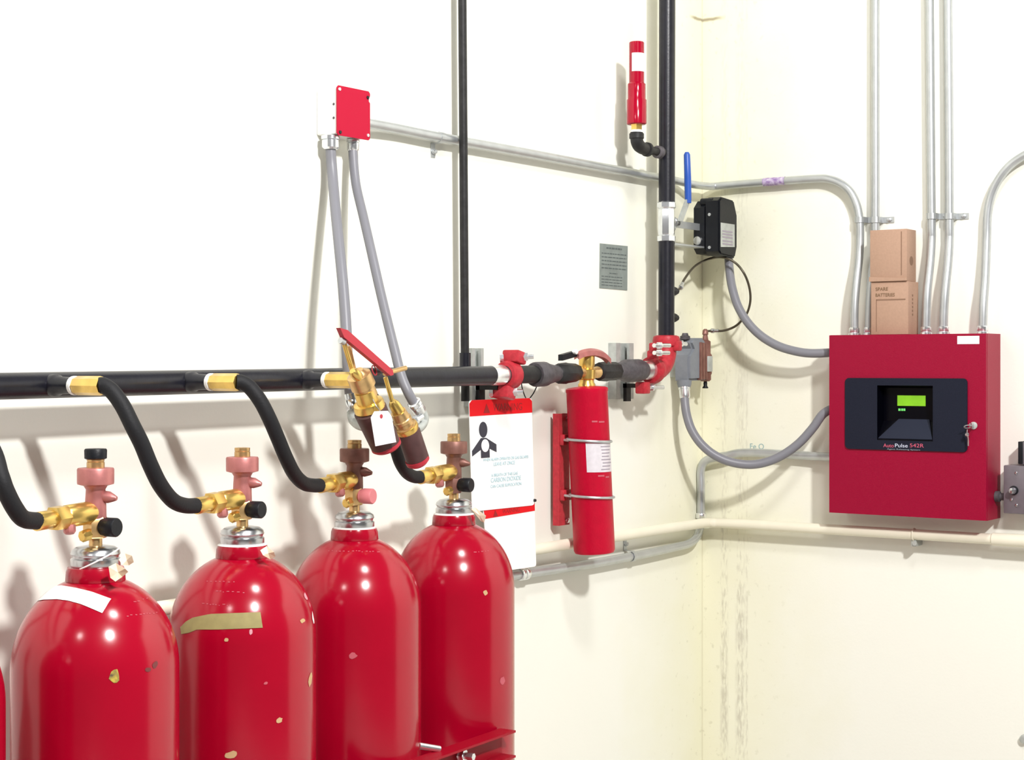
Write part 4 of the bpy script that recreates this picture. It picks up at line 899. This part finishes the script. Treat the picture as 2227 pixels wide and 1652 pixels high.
strap(rw(1904, 478), (0, -1, 0), 'strap on the conduit just above the cardboard boxes', 'r')
strap(rw(2026, 470), (0, -1, 0), 'left strap of the paired vertical conduits right of the boxes', 'r')
strap(rw(2065, 470), (0, -1, 0), 'right strap of the paired vertical conduits right of the boxes', 'r')
# lower galvanized conduit: panel -> corner -> left wall
VX = on_left(1524.5, 1060, .0125).x; vz = lambda y: Vector((VX, -.0125, 1.6+(797-y)*4.31/3675))
P = [Vector((-.030, yl-.004, rw(1803, 993).z)), rw(1760, 991), rw(1700, 987), rw(1640, 984), rw(1606, 985, .022), rw(1582, 990, .027), Vector((VX-.001, -.030, vz(1000).z)), vz(1022), vz(1055), vz(1090), vz(1118), vz(1134)]
P += [lw(1521, 1152, .014), lw(1513, 1170), lw(1497, 1182), lw(1465, 1190), lw(1420, 1200), lw(1370, 1210), lw(1290, 1224.5), lw(1200, 1238), lw(1125, 1249), lw(1000, 1268), lw(800, 1297)]
cl = conduit('galvanized conduit dropping from the red panel into the corner and along the left wall', P, .0105)
a, b = lw(1128, 1248.5), lw(1162, 1243.5); bm = NB(); lathe(bm, a, b-a, [(.0125, 0), (.0140, .003), (.0140, .012), (.0125, .015), (.0140, .018), (.0140, .030), (.0120, .033)], 16); obj('coupling', bm, M['zinc'], cl)
bm = NB(); p = vz(1128); lathe(bm, p, UP, [(.0125, 0), (.0135, .002), (.0135, .012), (.0120, .014)], 16); obj('coupling', bm, M['zinc'], cl)
strap(lw(1374, 1209, .020), (0, 0, 1), 'strap on the lower conduit beside the slim delay cylinder', 'l', .0105)
# cream painted pipe
CP = .0375
P = [on_left(300, 1292, CP), on_left(700, 1243, CP), on_left(1000, 1207, CP), on_left(1170, 1184, CP), on_left(1400, 1151, CP), on_left(1490, 1137, CP+.001)]
P += [Vector((-.056, -.042, 1.204)), Vector((-.042, -.056, 1.204)), on_right(1580, 1133, CP), on_right(1700, 1140.5, CP), on_right(1850, 1150, CP), on_right(2000, 1157.5, CP), on_right(2227, 1171, CP), on_right(2400, 1181, CP)]
for p in P: p.z = 1.2040
cpp = conduit('cream painted pipe running round the corner under the red panel', P, .0125, 'cream', name='painted_pipe', cat='pipe')
a, b = on_right(2157, 1166, CP), on_right(2260, 1172, CP); a.z = b.z = 1.204
bm = NB(); lathe(bm, a, b-a, [(.0125, 0), (.0150, .003), (.0152, (b-a).length-.003), (.0125, (b-a).length)], 18); obj('coupling', bm, M['cream'], cpp)
hx = on_right(1988, 1158, CP); hg = thing('pipe_hanger', 'small steel clip holding the cream pipe below the red panel', 'clip', (0, hx.y, 1.18))
bm = NB(); ring(bm, Vector((-CP, hx.y, 1.204)), (0, 1, 0), .0138, .0018, 20, 6); obj('clip_ring', bm, M['cream'], hg)
bm = NB(); box(bm, (-CP-.004, hx.y-.006, 1.176), (0, hx.y+.006, 1.191), .001); lathe(bm, Vector((-CP-.004, hx.y-.004, 1.183)), OUT_R, [(.005, 0), (.005, .004)], 8); obj('clip_foot', bm, M['strut'], hg)

# ------------------------------------------------------------------ grey flexible conduits to the panel
s3 = on_left(1585, 546, .098); e3 = Vector((-.050, yl+.002, rw(1803, 766, .05).z))
px3 = [(1585, 565), (1588, 600), (1594, 632), (1606, 668), (1627, 702), (1655, 730), (1690, 751), (1728, 763), (1765, 768)]
P = [s3]+[at_depth(x, y, depth(s3)+(depth(e3)-depth(s3))*(i+1)/(len(px3)+1)) for i, (x, y) in enumerate(px3)]+[e3]
f3 = thing('flexible_conduit', 'grey flexible conduit curving from the black switch box to the red panel', 'conduit', P[5], 'grey flexible conduits beside the panel')
part('jacket', M['flex'], f3, tube, smooth(P, 6), .0108, 16); connector(s3+UP*.010, -UP, M['plastic_black'], f3, .0125, .022)
s4 = cbp(1488, 842, .048); e4 = Vector((-.050, yl+.002, rw(1803, 884, .05).z))
px4 = [(1490, 880), (1495, 908), (1505, 936), (1524, 964), (1552, 988), (1588, 1004), (1630, 1010), (1668, 1004), (1704, 988), (1738, 963), (1768, 930), (1790, 900)]
dd = [0, .005, .01, .012, .012, .01, .005, 0, -.005, 0, 0, 0]
P = [s4]+[at_depth(x, y, depth(s4)-.01+(depth(e4)-depth(s4)+.01)*(i+1)/(len(px4)+1)) for i, (x, y) in enumerate(px4)]+[e4]
f4 = thing('flexible_conduit', 'grey flexible conduit looping from the grey conduit body to the red panel', 'conduit', P[6], 'grey flexible conduits beside the panel')
part('jacket', M['flex'], f4, tube, smooth(P, 6), .0108, 16); connector(s4+UP*.004, P[1]-s4, M['zinc'], f4, .0125, .034)

# ------------------------------------------------------------------ grey switch box at the right edge
g0, g1 = on_right(2182, 1116, .052), on_right(2262, 1014, .052)
gb = thing('switch_box', 'grey metal box with a chrome knob at the right edge beside the red panel', 'electrical box', (-.026, (g0.y+g1.y)/2, g0.z))
bm = NB(); box(bm, (-.050, g1.y, g0.z), (0, g0.y, g1.z), .002); obj('housing', bm, M['pad'], gb)
bm = NB(); box(bm, (-.053, g1.y+.001, g0.z+.001), (-.050, g0.y-.001, g1.z-.001), .001); obj('cover', bm, M['pad'], gb)
rk = lambda x, y, d=.053: on_right(x, y, d)
c = rk(2205, 1066); bm = NB(); lathe(bm, c, OUT_R, [(.0105, 0), (.0105, .003)], 20); obj('knob_ring', bm, M['plastic_black'], gb)
bm = NB(); lathe(bm, c, OUT_R, [(.0080, .002), (.0080, .014), (.006, .018), (.002, .019)], 20); obj('knob', bm, M['chrome'], gb, 'chrome push knob')
for x, y in ((2210, 1028), (2211, 1098), (2200, 1086)):
    bm = NB(); lathe(bm, rk(x, y), OUT_R, [(.0032, 0), (.0032, .002), (.002, .003)], 10); obj('cover_screw', bm, M['chrome'], gb)
n0 = on_right(2166, 1079, .034); n0.y = yr-.001
bm = NB(); lathe(bm, Vector((-.034, yr-.0006, n0.z)), (0, -1, 0), [(.0125, 0), (.0125, .010), (.0085, .012), (.0085, abs(g0.y-yr)+.002)], 12); obj('nipple', bm, M['iron'], gb)
k0, k1 = on_right(2215, 1010, .046), on_right(2262, 962, .046)
kb = thing('terminal_block', 'dark grey block above the switch box, cut by the right picture edge', 'electrical box', (-.023, (k0.y+k1.y)/2, k0.z))
bm = NB(); box(bm, (-.046, k1.y, k0.z), (-.006, k0.y, k1.z), .002); obj('block', bm, M['pad'], kb)
bm = NB(); box(bm, (-.048, k0.y-.010, k0.z+.002), (0, k0.y+.0005, k1.z+.001), .001); obj('end_plate', bm, M['plastic_black'], kb)
c = on_right(2229, 1606, .0); bm = NB(); lathe(bm, c, OUT_R, [(.011, 0), (.010, .010), (.006, .012)], 14); tag(obj('wall_plug', bm, M['strut']), 'small grey plug low on the right wall at the picture edge', 'wall plug')
